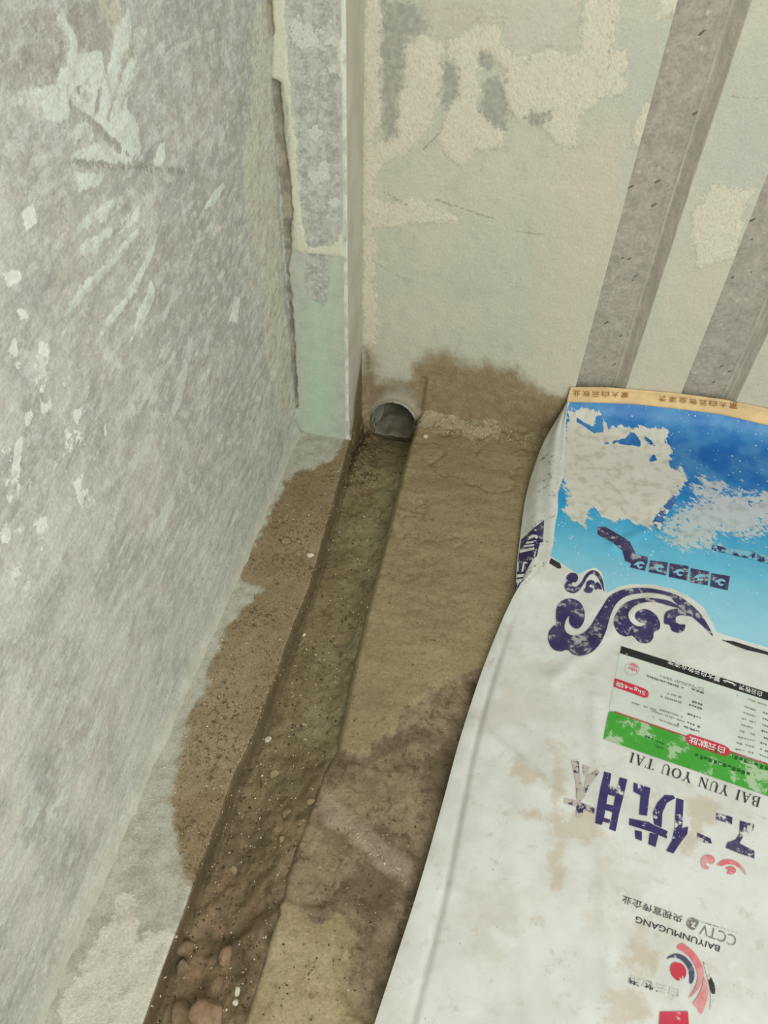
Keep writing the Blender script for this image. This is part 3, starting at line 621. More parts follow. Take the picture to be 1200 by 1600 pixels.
blue_o = [[(889,600),(1000,612),(1120,620),(1200,632),(1310,650),(1330,1060),(1200,1012)]+cB([(960,385),(940,340),(900,270),(850,230),(760,182),(660,160),(560,158),(500,170),(455,195),(440,205),(432,150),(420,102),(390,80),(350,92),(310,112),(285,95),(232,60),(170,20)])+[(858,850),(868,800),(868,770),(882,740),(884,690),(886,640)]]
scrape = [cA([(300,175),(390,182),(415,200),(432,245),(445,258),(560,262),(690,262),(735,285),(722,335),(748,370),(735,430),(748,455),(790,458),(818,495),(790,540),(750,600),(700,660),(640,738),(560,700),(480,705),(450,690),(400,650),(380,635),(345,722),(272,692),(252,650),(265,560),(238,540),(225,300),(245,200)])]
scrape2 = [cA([(695,750),(730,670),(800,620),(850,595),(838,560),(870,510),(900,485),(920,520),(945,485),(970,500),(1010,520),(1000,560),(1060,545),(1085,515),(1095,570),(1160,560),(1260,540),(1330,700),(1200,770),(1100,800),(1040,775),(960,800),(950,835),(870,830),(800,870),(740,820)])]
island = [cA([(300,215),(335,238),(380,262),(395,205),(425,208),(428,285),(385,292),(345,262),(305,240)]), cA([(495,322),(535,312),(560,280),(582,298),(605,328),(598,355),(540,345),(500,342)]), cA([(615,300),(650,322),(690,365),(660,352),(625,325)]), cA([(655,395),(670,390),(680,420),(645,425)]), cA([(430,328),(455,332),(455,342),(432,342)]), cA([(470,325),(488,325),(486,342),(470,342)])]
smudge = [cD([(175,0),(225,0),(245,90),(250,200),(235,330),(250,470),(230,560),(250,700),(195,700),(180,560),(200,440),(180,330),(185,150)]), cD([(0,110),(60,60),(95,110),(160,130),(160,175),(60,190),(0,150)]), cD([(100,320),(180,330),(180,360),(60,360),(0,300)]), cD([(810,265),(900,255),(960,290),(940,360),(880,430),(840,500),(800,520),(815,400),(820,330)]),
          cE([(120,200),(190,190),(250,250),(240,310),(180,320)]), cE([(60,620),(250,480),(320,640),(180,760),(80,700)]), cE([(-60,900),(160,900),(300,1010),(380,1100),(300,1210),(0,1210)]), cD([(280,320),(420,300),(430,430),(330,460),(230,420)])]
BA = {'blue': union(BC, [chart_px(q) for q in blue_o]), 'scrape': union(BC, [chart_px(q) for q in scrape]), 'scrapb': union(BC, [chart_px(q) for q in scrape2]), 'island': union(BC, [chart_px(q) for q in island]),
      'smudge': union(BC, [chart_px(q) for q in smudge]), 'gv': BC[:, 1]}
def sack_white(n):
    m = n.noise(16, 5, 0.6); c = n.mix(n.sm(m, 0.4, 0.65), (206, 210, 202), (197, 199, 190))
    f = n.noise(48, 6, 0.7)
    c = n.mix(n.sm(f, 0.55, 0.7, 0, 0.55), c, (180, 173, 157))
    c = n.mix(n.sm(n.noise(9, 6, 0.65), 0.5, 0.66, 0, 0.6), c, (191, 186, 172))
    fk = n.ma('MULTIPLY', n.sm(n.voro(80), 0.03, 0.10, 1, 0), n.sm(n.noise(21, 3), 0.52, 0.6))
    return n.mix(n.ma('MULTIPLY', fk, 0.7), c, (120, 114, 102))
def sack_bump(n):
    cr_ = n.noise(26, 3, 0.5, dist=0.6); wv = n.noise(420, 2, 0.5)
    return n.bump(wv, 0.0003, 0.3, n.bump(cr_, 0.004, 0.35))
def mat_sack():
    n = NM('woven_sack', 0.55); n.b.inputs['Specular IOR Level'].default_value = 0.35
    c = sack_white(n)
    c = n.mix(n.ma('MULTIPLY', n.edge('smudge', 0.05, 0.008, 24, 6), 0.7), c, (184, 172, 150))
    rmp = n.t.nodes.new('ShaderNodeValToRGB'); n._in(rmp.inputs[0], n.sm(n.attr('gv'), -0.46, 0.12))
    cs = [(0.0, (140, 192, 206)), (0.16, (92, 174, 200)), (0.36, (38, 146, 192)), (0.60, (6, 108, 178)), (0.88, (2, 84, 156)), (1.0, (24, 112, 176))]
    el = rmp.color_ramp.elements
    while len(el) < len(cs): el.new(0.5)
    for e, (p_, cc) in zip(el, cs): e.position = p_; e.color = lin(cc)
    bl = n.sm(n.attr('blue'), -0.0006, 0.0006)
    bc = n.mix(n.sm(n.noise(20, 4), 0.35, 0.7, 0, 0.25), rmp.outputs[0], (120, 190, 210))
    spk = n.ma('MULTIPLY', n.sm(n.voro(58, n.rotmap((0, 0, 0.6), (1, 1.7, 1))), 0.07, 0.12, 1, 0), n.sm(n.noise(17, 3), 0.36, 0.48))
    spk2 = n.ma('MULTIPLY', n.sm(n.voro(130, n.rotmap((0, 0, -0.5), (1, 0.55, 1))), 0.07, 0.14, 1, 0), n.sm(n.noise(29, 3), 0.44, 0.54))
    bc = n.mix(n.ma('MAXIMUM', spk, n.ma('MULTIPLY', spk2, 0.8)), bc, (206, 214, 212))
    dirt = n.mix(n.sm(n.noise(60, 5), 0.45, 0.7), (198, 198, 186), (178, 175, 160))
    s1 = n.sm(n.ma('ADD', n.attr('scrape'), n.ma('MULTIPLY', n.ma('SUBTRACT', n.noise(1, 8, 0.72, n.rotmap((0, 0, 0.9), (38, 95, 40))), 0.5), 0.07)), -0.0008, 0.0008)
    rag = n.noise(1, 7, 0.72, n.rotmap((0, 0, 0.5), (22, 60, 30)))
    s2 = n.sm(n.ma('ADD', n.ma('MULTIPLY', n.attr('scrapb'), 7.0), n.ma('SUBTRACT', rag, 0.5)), 0.0, 0.05)
    s2b = n.ma('MULTIPLY', n.sm(n.ma('ADD', n.ma('MULTIPLY', n.attr('scrapb'), 3.0), n.noise(110, 5, 0.7)), 0.48, 0.52), 0.75)
    s1 = n.ma('MULTIPLY', s1, n.ma('SUBTRACT', 1.0, n.edge('island', 0.007, 0.0008, 70)))
    bc = n.mix(n.ma('MAXIMUM', s1, n.ma('MULTIPLY', s2, s2b)), bc, dirt)
    c = n.mix(bl, c, bc)
    return n.done(c, sack_bump(n), n.sm(bl, 0, 1, 0.6, 0.4))
M_sack = mat_sack()
front = mesh_np('front_panel', BP, BF, M_sack, attrs=BA); put(front, bag); front['label'] = 'white front with blue printed sky and scraped patches'
# underside, a few millimetres below, and the rim that joins it to the front
tri = BP[BF]; fn = np.cross(tri[:, 1]-tri[:, 0], tri[:, 3]-tri[:, 0]); vn = np.zeros_like(BP)
for k in range(4): np.add.at(vn, BF[:, k], fn)
vn /= np.linalg.norm(vn, axis=1)[:, None]; vn *= np.sign((vn*(CAM-BP)).sum(1))[:, None]
low = BP-vn*0.005; low[:, 2] = np.maximum(np.minimum(low[:, 2], np.where(v > 8, 0.006, 9)), 0.0045); low[:, 1] = np.minimum(low[:, 1], -0.0025)
idx = np.arange(nu*nv).reshape(nv, nu); bd = np.concatenate([idx[0, :], idx[1:, -1], idx[-1, -2::-1], idx[-2:0:-1, 0]])
nb = len(bd); LV = np.concatenate([low, BP[bd]-vn[bd]*0.0002]); NN = nu*nv
LF = np.concatenate([BF[:, ::-1], np.array([[bd[k], bd[(k+1) % nb], NN+(k+1) % nb, NN+k] for k in range(nb)])])
def mat_back_sack():
    n = NM('plain_sack', 0.6); return n.done(sack_white(n), sack_bump(n))
M_plain = mat_back_sack()
put(mesh_np('back_panel', LV, LF, M_plain), bag)
# side gusset opening out below the top left corner
gl = [(888,624,.100),(872,652,.060),(850,690,.034),(832,738,.016),(820,785,.010),(812,845,.009),(807,890,.009),(806,925,.016)]
gout = np.array([at(888,624,'y',-.012)]+[at(a, b, 'z', c) for a, b, c in gl[1:]])
gv_ = np.linspace(1, 8, 120); a = bag_surface(np.zeros(120), gv_); gk = np.interp(gv_, [1, 2, 3, 4, 5, 6, 7, 8], np.arange(8)); b = cr(gout, gk)
tg = np.linspace(0, 1, 26); GP = np.array([a[i]+(b[i]-a[i])*t_+np.array([0, 0, 0.010*math.sin(t_*math.pi)*math.sin(i/119*math.pi)+0.002*math.sin(t_*9+i*0.11)*math.sin(t_*math.pi)]) for i in range(120) for t_ in tg])
GF = grid_faces(26, 120)
def mat_gusset():
    n = NM('gusset_sack', 0.6); c = sack_white(n)
    d_ = n.ma('MULTIPLY', n.sm(n.noise(75, 6, 0.75), 0.55, 0.62), n.sm(n.noise(12, 3), 0.42, 0.56))
    c = n.mix(n.ma('MULTIPLY', d_, 0.7), c, (92, 90, 80)); return n.done(c, sack_bump(n))
put(mesh_np('side_gusset', GP, GF, mat_gusset()), bag)
gbvh = BVHTree.FromPolygons([Vector(p) for p in GP], [tuple(int(i) for i in f) for f in GF])

# ---- print: flat shapes laid on the sheet a fraction of a millimetre proud of it
def mat_print(name, col, wear=0.5, col2=None, rough=0.5, sc=46, base=(200, 200, 190)):
    n = NM(name, rough); c = col
    if col2: c = n.mix(n.sm(n.noise(30, 5, 0.65), 0.4, 0.62), col, col2)
    else: c = n.mix(0.0, col, col)
    wm = n.noise(sc, 7, 0.72); th = 0.80-0.34*wear
    c = n.mix(n.sm(wm, th-0.03, th+0.03), c, base)
    sp = n.ma('MULTIPLY', n.sm(n.voro(170), 0.05, 0.13, 1, 0), n.sm(n.noise(33, 3), 0.5, 0.6))
    c = n.mix(n.ma('MULTIPLY', sp, min(1, wear*1.6)), c, base)
    return n.done(c)
def lay(name, vs, fs, mat, parent, level=1, tree=None):
    out = []
    for px, py in vs:
        h = hit(px, py, tree)
        if h is None: h = (Vector(at(px, py, 'z', 0.02)), Vector((0, 0, 1)))
        out.append(tuple(h[0]+h[1]*(0.0005*level)))
    me = bpy.data.meshes.new(name); me.from_pydata(out, [], fs); me.materials.append(mat)
    o = bpy.data.objects.new(name, me); COL.objects.link(o); put(o, parent); return o
def spline(pts, per=5):
    p = np.array(pts, float); n = len(p); out = []
    for i in range(n):
        p0, p1, p2, p3 = p[i-1], p[i], p[(i+1) % n], p[(i+2) % n]
        for k in range(per):
            f = k/per; out.append(0.5*((2*p1)+(-p0+p2)*f+(2*p0-5*p1+4*p2-p3)*f*f+(-p0+3*p1-3*p2+p3)*f**3))
    return [tuple(q) for q in out]
def flat_mesh(polys, maxlen=9.0):
    bm = bmesh.new()
    for poly in polys:
        tr = tessellate_polygon([[Vector((a, b, 0)) for a, b in poly]])
        vs = [bm.verts.new((a, b, 0)) for a, b in poly]
        for t_ in tr:
            try: bm.faces.new([vs[k] for k in t_])
            except ValueError: pass
    return cut(bm, maxlen)
def cut(bm, maxlen):
    for _ in range(6):
        es = [e for e in bm.edges if e.calc_length() > maxlen]
        if not es: break
        bmesh.ops.subdivide_edges(bm, edges=es, cuts=1, use_grid_fill=False); bmesh.ops.triangulate(bm, faces=bm.faces[:])
    bm.verts.index_update()
    r = [tuple(v_.co[:2]) for v_ in bm.verts], [[v_.index for v_ in f.verts] for f in bm.faces]; bm.free(); return r
def decal(name, polys, mat, parent, level=1, smooth=False, tree=None):
    if smooth: polys = [spline(p_) for p_ in polys]
    vs, fs = flat_mesh(polys); return lay(name, vs, fs, mat, parent, level, tree)
def text_shape(body, bold=0.0, res=3):
    c = bpy.data.curves.new('t', 'FONT'); c.body = body; c.offset = bold; c.resolution_u = res; c.size = 1.0
    o = bpy.data.objects.new('t', c); COL.objects.link(o); dg = bpy.context.evaluated_depsgraph_get()
    me = bpy.data.meshes.new_from_object(o.evaluated_get(dg)); vs = np.array([v_.co[:2] for v_ in me.vertices]); fs = [list(p_.vertices) for p_ in me.polygons]
    bpy.data.objects.remove(o); bpy.data.curves.remove(c); bpy.data.meshes.remove(me); return vs, fs
def text_line(name, body, start, end, height, mat, parent, level=2, bold=0.0, up=None, tree=None, em=None):
    # the text box stretched between two points of its base line; height in the same units
    vs, fs = text_shape(body, bold); x0, x1 = vs[:, 0].min(), vs[:, 0].max(); y0, y1 = vs[:, 1].min(), vs[:, 1].max()
    s = np.array(start, float); e = np.array(end, float); r = e-s
    if up is None: up = np.array([r[1], -r[0]])/np.linalg.norm(r)
    up = np.array(up, float); up = up/np.linalg.norm(up)
    q = s+((vs[:, 0]-x0)/(x1-x0))[:, None]*r+((vs[:, 1]-y0)/(y1-y0))[:, None]*up*height
    bm = bmesh.new(); bv = [bm.verts.new((a, b, 0)) for a, b in q]
    for f in fs:
        try: bm.faces.new([bv[k] for k in f])
        except ValueError: pass
    vs2, fs2 = cut(bm, 9.0); return lay(name, vs2, fs2, mat, parent, level, tree)
navy = mat_print('navy_print', (50, 44, 86), 0.66, (70, 66, 96), sc=60, base=(158, 158, 156))
ink = mat_print('black_print', (44, 42, 44), 0.45)
ink_worn = mat_print('worn_black_print', (58, 55, 56), 0.95, sc=70)
red = mat_print('red_print', (196, 44, 66), 0.45, (188, 62, 78)); pink = mat_print('faded_red_print', (202, 104, 112), 0.5, (206, 150, 150))
grn = mat_print('green_print', (62, 150, 48), 0.72, (74, 156, 62), sc=30, base=(160, 186, 148)); dgrn = mat_print('dark_green_print', (28, 92, 30), 0.6)
blk = mat_print('black_bar', (34, 38, 34), 0.38, sc=80); wht = mat_print('white_print', (214, 216, 210), 0.3); lab = mat_print('label_white', (200, 208, 198), 0.35, (194, 201, 191), base=(184, 184, 172))
fine_ink = mat_print('fine_print', (128, 134, 126), 0.3); wh_out = mat_print('outline_white', (212, 214, 206), 0.2)
# large cloud scroll
decal('cloud_scroll', [
 cB([(205,300),(215,258),(245,232),(285,228),(322,248),(340,290),(336,335),(315,365),(290,365),(268,340),(268,308),(252,330),(246,365),(262,392),(295,400),(335,388),(370,352),(395,310),(425,262),(455,218),(505,190),(560,178),(630,178),(705,190),(780,215),(850,265),(902,325),(942,403),(900,362),(850,318),(800,278),(760,240),(735,216),(660,200),(590,203),(530,218),(488,252),(462,305),(440,380),(410,440),(370,480),(325,495),(285,488),(260,468),(225,475),(190,462),(170,425),(172,385),(192,358),(208,345)]),
 cB([(484,308),(508,270),(545,241),(602,227),(660,225),(735,238),(800,275),(740,262),(680,245),(620,245),(575,262),(548,290),(548,320),(570,348),(600,358),(628,345),(600,338),(578,318),(580,295),(605,278),(640,280),(675,305),(693,340),(690,370),(665,385),(660,415),(635,436),(595,430),(565,402),(530,405),(495,385),(478,345)]),
 cB([(712,330),(718,295),(750,278),(800,276),(850,310),(800,305),(770,312),(768,335),(785,348),(810,350),(806,375),(780,387),(750,378),(738,352),(715,345)])], navy, front, 2, smooth=True)
decal('small_cloud_scroll', [
 cB([(255,125),(275,107),(300,110),(310,130),(300,150),(285,150),(280,165),(300,172),(325,150),(345,115),(375,95),(405,105),(425,140),(432,195),(420,165),(400,125),(375,112),(355,125),(335,160),(310,192),(285,202),(255,190),(245,165),(255,150)]),
 cB([(345,175),(350,150),(370,140),(388,150),(380,165),(368,160),(362,172),(380,180),(372,198),(350,200),(335,188)]), cB([(385,165),(400,150),(415,165),(420,185),(400,180),(392,188)])], navy, front, 2, smooth=True)
for q in (cB([(152,30),(170,30),(225,62),(232,84),(215,86),(160,52)]),): decal('dash_mark', [q], ink, front, 2)
decal('border_stripe', [cB([(980,420),(1040,428),(1200,478),(1240,490),(1240,505),(1180,486),(1100,468),(1045,448)])], ink, front, 2)
# ribbon of square curl tiles
tiles = [[(572,36),(635,48),(622,97),(553,80)], [(648,48),(730,58),(722,118),(640,102)], [(740,62),(827,75),(820,142),(735,125)], [(838,85),(922,100),(916,165),(832,150)], [(935,108),(1020,122),(1010,188),(928,170)]]
for q in tiles:
    t_ = decal('curl_tile', [cB(q)], navy, front, 2); cx = sum(a for a, b in q)/4; cy = sum(b for a, b in q)/4
    curl = [(cx+dx, cy+dy) for dx, dy in ((-26, 6), (-14, -6), (6, -12), (22, -6), (26, 4), (10, 0), (-2, 4), (4, 12), (18, 14), (8, 22), (-8, 16), (-12, 6))]
    decal('curl', [cB(curl)], mat_cyan if 'mat_cyan' in globals() else globals().setdefault('mat_cyan', mat_print('cyan_print', (120, 182, 204), 0.3)), front, 3, smooth=True)
decal('curl_ribbon', [cA([(402,732),(440,732),(500,768),(552,800),(578,855),(566,905),(530,890),(518,842),(470,802),(402,768)]), cA([(585,862),(635,872),(635,900),(572,896)])], navy, front, 2)
decal('curl_ribbon', [cA([(940,815),(1040,835),(1140,850),(1135,885),(1030,862),(935,838)]), cA([(1152,858),(1300,885),(1290,925),(1150,890)])], mat_print('worn_navy', (52, 48, 92), 0.85, sc=60, base=(120, 176, 196)), front, 2)
decal('curl_ribbon', [cA([(660,705),(700,650),(760,580),(775,600),(720,680),(690,755)])], mat_print('worn_navy_streak', (60, 110, 170), 0.8, (50, 60, 110), sc=60), front, 2)
# paper label
label = decal('paper_label', [cC([(281,82),(1380,429),(1380,900),(1200,822),(240,490),(205,478)])], lab, bag, 1); label['label'] = 'white printed label with green foot and red tabs'
decal('label_bar', [cC([(283,80),(1200,370),(1380,427),(1380,478),(1200,420),(274,124)])], blk, label, 2)
decal('label_foot', [cC([(204,490),(240,490),(1200,822),(1380,885),(1380,1080),(170,660)])], grn, label, 2)
decal('label_line', [cC([(240,488),(1200,818),(1380,880),(1380,888),(1200,826),(240,495)])], red, label, 3)
decal('red_tab', [cC([(242,282),(330,312),(425,347),(448,362),(455,382),(446,400),(425,404),(330,368),(235,335)])], red, label, 3)
decal('red_tab', [cC([(690,640),(712,630),(830,668),(930,704),(955,722),(960,742),(950,762),(930,768),(820,735),(710,698),(690,680),(682,660)])], red, label, 3)
def tx(name, body, s, e, h, m, par, lvl=4, bold=0.0, up=None): return text_line(name, body, s, e, h, m, par, lvl, bold, up)
C4 = lambda a, b: (900+a/4, 990+b/4)
UP = (-0.2, 1.0)
tx('tab_text', '5kg×4袋', C4(434, 360), C4(252, 296), 9.0, wht, label, bold=0.008, up=UP)
tx('tab_text', '白云优肽', C4(930, 716), C4(706, 642), 11.0, wht, label, bold=0.01, up=UP)
tx('bar_text', '白云牧港', C4(1162, 368), C4(1018, 318), 8.5, wht, label, bold=0.01, up=UP)
tx('bar_text', '⟷', C4(1004, 318), C4(915, 285), 5, wht, label, bold=0.008, up=UP)
tx('bar_text', '蒙大白云牧业漆港', C4(900, 276), C4(575, 160), 8.5, wht, label, bold=0.01, up=UP)
def fine(s, e, hh, nseg, seed, m=None):
    rg_ = random.Random(seed); s = np.array(s); e = np.array(e); polys = []; upv = np.array([-0.2, 1.0])*hh
    for k in range(nseg):
        if rg_.random() < 0.12: continue
        a_ = s+(e-s)*(k+0.1)/nseg; b_ = s+(e-s)*(k+0.1+rg_.uniform(0.45, 0.8))/nseg; f_ = rg_.uniform(0.5, 1)
        polys.append([tuple(a_), tuple(b_), tuple(b_+upv*f_), tuple(a_+upv*f_)])
    decal('fine_print', polys, m or fine_ink, label, 3)
mid_ink = mat_print('mid_print', (92, 96, 90), 0.3)
fine(C4(800, 370), C4(690, 335), 3.2, 4, 1, mid_ink); fine(C4(672, 340), C4(442, 262), 3.0, 16, 2, mid_ink)
fine(C4(800, 345), C4(520, 262), 1.6, 14, 3); fine(C4(800, 357), C4(540, 276), 1.4, 12, 4)
fine(C4(660, 398), C4(570, 372), 2.8, 8, 5); fine(C4(660, 430), C4(528, 390), 3.2, 10, 6)
for k, (yy_, a0, a1) in enumerate([(444, 790, 705), (470, 788, 700), (528, 780, 695), (582, 775, 690)]): fine(C4(a0, yy_), C4(a1, yy_-30), 3.0, 5, 20+k, mid_ink)
fine(C4(770, 612), C4(630, 562), 2.8, 10, 30, mid_ink); fine(C4(690, 530), C4(520, 472), 2.4, 14, 31); fine(C4(690, 555), C4(465, 480), 2.4, 18, 32); fine(C4(640, 580), C4(475, 520), 2.4, 12, 33); fine(C4(500, 478), C4(345, 430), 2.2, 12, 34)
for k in range(9):
    y0_ = 425+k*38; fine(C4(1125-k*2, y0_+55), C4(1050-k*8, y0_+28), 2.6, 6, 40+k); fine(C4(1260-k*3, y0_+100), C4(1165-k*3, y0_+64), 2.6, 7, 60+k, mid_ink)
fine(C4(1190, 448), C4(1000, 385), 2.0, 14, 80)
decal('seal_mark', [spline(cC([(335,200),(352,190),(372,198),(384,216),(366,213),(350,206)]))], pink, label, 3)
ring_o = [(900+(350+46*math.cos(t_))/4, 990+(225+40*math.sin(t_))/4) for t_ in np.linspace(0, 2*math.pi, 40, endpoint=False)]; ring_i = [(900+(350+42*math.cos(t_))/4, 990+(225+36*math.sin(t_))/4) for t_ in np.linspace(0, 2*math.pi, 40, endpoint=False)]
decal('seal_ring', [[ring_o[k], ring_o[(k+1) % 40], ring_i[(k+1) % 40], ring_i[k]] for k in range(0, 40)], mat_print('pale_pink', (206, 178, 170), 0.4), label, 3)
fine(C4(382, 228), C4(325, 208), 4.5, 5, 90, mat_print('seal_text', (196, 120, 120), 0.3))
fine((1240, 1213), (1098, 1164), 6.0, 18, 91, dgrn); fine((1172, 1208), (1084, 1177), 6.0, 12, 92, dgrn); fine(C4(548, 690), C4(430, 635), 3.0, 7, 93, dgrn); fine(C4(545, 715), C4(490, 695), 4.0, 4, 94, dgrn)
# large brand characters and the Latin line
navy_worn = mat_print('worn_navy_print', (52, 46, 90), 0.95, (96, 92, 108), sc=60, base=(178, 172, 160)); navy_brand = mat_print('navy_brand', (50, 44, 92), 0.55, (60, 54, 98), sc=46)
decal('brand_character', [cD(q) for q in ([(570,190),(648,215),(640,270),(632,345),(595,340),(602,250),(568,232)], [(550,358),(640,375),(665,390),(730,418),(725,452),(650,420),(548,388)], [(575,412),(608,420),(608,463),(578,452)], [(645,425),(685,435),(672,492),(638,478)],
    [(665,385),(660,330),(680,285),(715,248),(755,250),(765,262),(725,285),(705,330),(700,400)], [(770,262),(803,272),(800,350),(797,405),(825,395),(820,430),(790,470),(755,522),(722,510),(750,460),(762,400),(766,320)])], navy_brand, front, 2)
decal('brand_character', [cD(q) for q in ([(432,138),(465,148),(455,205),(436,318),(430,355),(420,388),(390,380),(400,300),(415,210)], [(505,165),(540,175),(520,260),(500,340),(485,418),(455,408),(464,365),(483,255)], [(455,205),(492,218),(483,255),(448,245)], [(440,290),(476,298),(470,328),(436,318)], [(430,355),(464,365),(460,382),(424,372)])], navy_brand, front, 2)
decal('brand_stroke', [cD(q) for q in ([(278,86),(312,92),(322,190),(300,195)], [(330,105),(362,118),(350,160),(335,150)], [(245,262),(300,275),(388,310),(385,335),(300,300),(245,288)], [(300,195),(325,190),(345,250),(320,278),(302,270)], [(302,300),(335,310),(330,350),(300,350)], [(350,160),(400,130),(410,140),(365,200),(345,240),(335,225)])], navy_worn, front, 2)
decal('brand_character', [cD(q) for q in ([(958,332),(1032,352),(1030,385),(955,362)], [(868,425),(930,452),(935,475),(895,470),(868,445)], [(1068,368),(1135,385),(1130,412),(1085,440),(1065,430)], [(1065,430),(1085,440),(1060,480),(1035,475)], [(1010,470),(1050,455),(1075,480),(1135,510),(1135,545),(1060,520),(1000,495)])], mat_print('chipped_navy', (54, 48, 88), 0.8, (84, 80, 100), sc=60), front, 2)
SER = {  # strokes: x0, y0, x1, y1, width ; serif letters of unit height
 'B': (0.62, [(0.14,0,0.14,1,.13),(0,0.02,.4,0.02,.04),(0,.98,.36,.98,.04),(.14,.52,.4,.52,.04),(.36,.98,.48,.9,.08),(.48,.92,.5,.66,.11),(.5,.66,.36,.52,.07),(.4,.52,.54,.42,.08),(.54,.42,.55,.16,.12),(.55,.16,.38,.02,.08)]),
 'A': (0.74, [(.36,1,.12,.02,.05),(.36,1,.62,.02,.13),(.0,.02,.24,.02,.04),(.48,.02,.74,.02,.04),(.2,.34,.52,.34,.04)]),
 'I': (0.34, [(.17,0,.17,1,.13),(.02,.02,.32,.02,.04),(.02,.98,.32,.98,.04)]),
 'Y': (0.72, [(.12,.98,.36,.46,.13),(.6,.98,.36,.46,.05),(.36,.5,.36,0,.13),(.22,.02,.5,.02,.04),(0,.98,.26,.98,.04),(.48,.98,.72,.98,.04)]),
 'U': (0.72, [(.14,.98,.14,.26,.13),(.14,.28,.24,.06,.1),(.22,.06,.36,.01,.07),(.36,.01,.5,.06,.06),(.5,.06,.58,.26,.05),(.58,.26,.58,.98,.05),(0,.98,.28,.98,.04),(.46,.98,.7,.98,.04)]),
 'N': (0.74, [(.12,0,.12,.98,.05),(.1,.98,.62,.02,.13),(.62,.02,.62,.98,.05),(0,.02,.24,.02,.04),(0,.98,.16,.98,.04),(.5,.98,.74,.98,.04)]),
 'O': (0.76, [(.38+.3*math.cos(t_*math.pi/8), .5+.46*math.sin(t_*math.pi/8), .38+.3*math.cos((t_+1)*math.pi/8), .5+.46*math.sin((t_+1)*math.pi/8), .05+.08*abs(math.cos((t_+.5)*math.pi/8))) for t_ in range(16)]),
 'T': (0.66, [(.33,0,.33,.97,.13),(.02,.98,.64,.98,.04),(.02,.98,.02,.78,.04),(.64,.98,.64,.78,.04),(.2,.02,.46,.02,.04)]), ' ': (0.36, [])}
def serif_line(name, body, start, end, h_, m):
    tot = sum(SER[c][0]+0.1 for c in body); s = np.array(start, float); r = np.array(end, float)-s; upv = np.array([-0.25, 0.97])*h_; polys = []; xo = 0
    for c in body:
        for x0, y0, x1, y1, wd in SER[c][1]:
            a_ = np.array([x0, y0]); b_ = np.array([x1, y1]); d_ = b_-a_; d_ = d_/max(np.linalg.norm(d_), 1e-6); nn_ = np.array([-d_[1], d_[0]])*wd/2; a_ = a_-d_*wd*0.1; b_ = b_+d_*wd*0.1
            polys.append([tuple(s+r*((xo+q[0])/tot)+upv*q[1]) for q in (a_-nn_, b_-nn_, b_+nn_, a_+nn_)])
        xo += SER[c][0]+0.1
    decal(name, polys, m, front, 2)
serif_line('latin_line', 'BAI YUN YOU TAI', (1189, 1247), (984, 1175), 15.5, mat_print('serif_ink', (56, 56, 56), 0.3))
# small red cloud, television line, maker's line and the swirl mark
decal('red_cloud_scroll', [cD([(885,565),(892,540),(920,528),(945,540),(948,562),(930,572),(918,560),(908,575),(925,590),(905,595),(890,585)]), cD([(960,575),(990,552),(1030,552),(1065,570),(1090,600),(1095,622),(1070,595),(1040,575),(1005,572),(985,580)]), cD([(1000,590),(1030,582),(1050,600),(1035,618),(1005,615),(1015,602)])], pink, front, 2, smooth=True)
E5 = lambda a, b: (960+a*0.175, 1390+b*0.175)
text_line('television_text', '央视宣传企业', E5(612, 240), E5(78, 52), 12.0, ink, front, 2, 0.0, up=UP)
decal('channel_badge', [spline(cE([(648,290),(665,262),(700,255),(752,285),(735,330),(705,362),(668,350),(645,320)]))], mat_print('grey_badge', (104, 102, 98), 0.6, (140, 138, 132)), front, 2)
text_line('channel_text', '7', E5(725, 298), E5(690, 285), 8.5, wht, front, 3, 0.04, up=UP)
text_line('channel_text', 'CCTV', E5(1092, 420), E5(775, 305), 16.5, mat_print('grey_letters', (112, 108, 106), 0.6), front, 2, -0.012, up=UP)
decal('channel_line', [cE([(752,280),(1090,385),(1090,390),(752,286)])], ink_worn, front, 2)
text_line('maker_text', 'BAIYUNMUGANG', E5(942, 505), E5(195, 240), 9.5, ink, front, 2, 0.0, up=UP)
text_line('maker_characters', '白云牧港', E5(580, 900), E5(130, 760), 14.0, ink_worn, front, 2, 0.0, up=UP)
decal('swirl_dot', [spline(cE([(498,700),(515,662),(555,652),(605,670),(636,715),(636,770),(605,808),(560,812),(520,780),(502,745)]))], red, front, 2)
decal('swirl_arc', [spline(cE([(462,622),(500,588),(560,575),(630,602),(690,670),(712,740),(708,800),(690,838),(668,835),(668,770),(650,700),(605,640),(550,610),(500,610)]))], mat_print('slate_print', (74, 76, 100), 0.5), front, 2)
decal('swirl_arc', [spline(cE([(555,525),(595,482),(650,510),(730,585),(785,690),(795,760),(770,850),(720,920),(660,970),(720,870),(740,780),(725,700),(670,610),(600,550)]))], pink, front, 2)
decal('swirl_arc', [spline(cE([(790,640),(840,740),(890,850),(895,930),(870,1020),(848,1075),(858,960),(845,860),(815,740)]))], ink_worn, front, 2)
decal('swirl_arc', [spline(cE([(800,780),(828,860),(830,960),(800,1060),(768,1112),(735,1060),(700,1020),(740,960),(780,870)]))], pink, front, 2)
decal('red_block', [cE([(405,1092),(655,1088),(665,1230),(395,1230)])], red, front, 2)
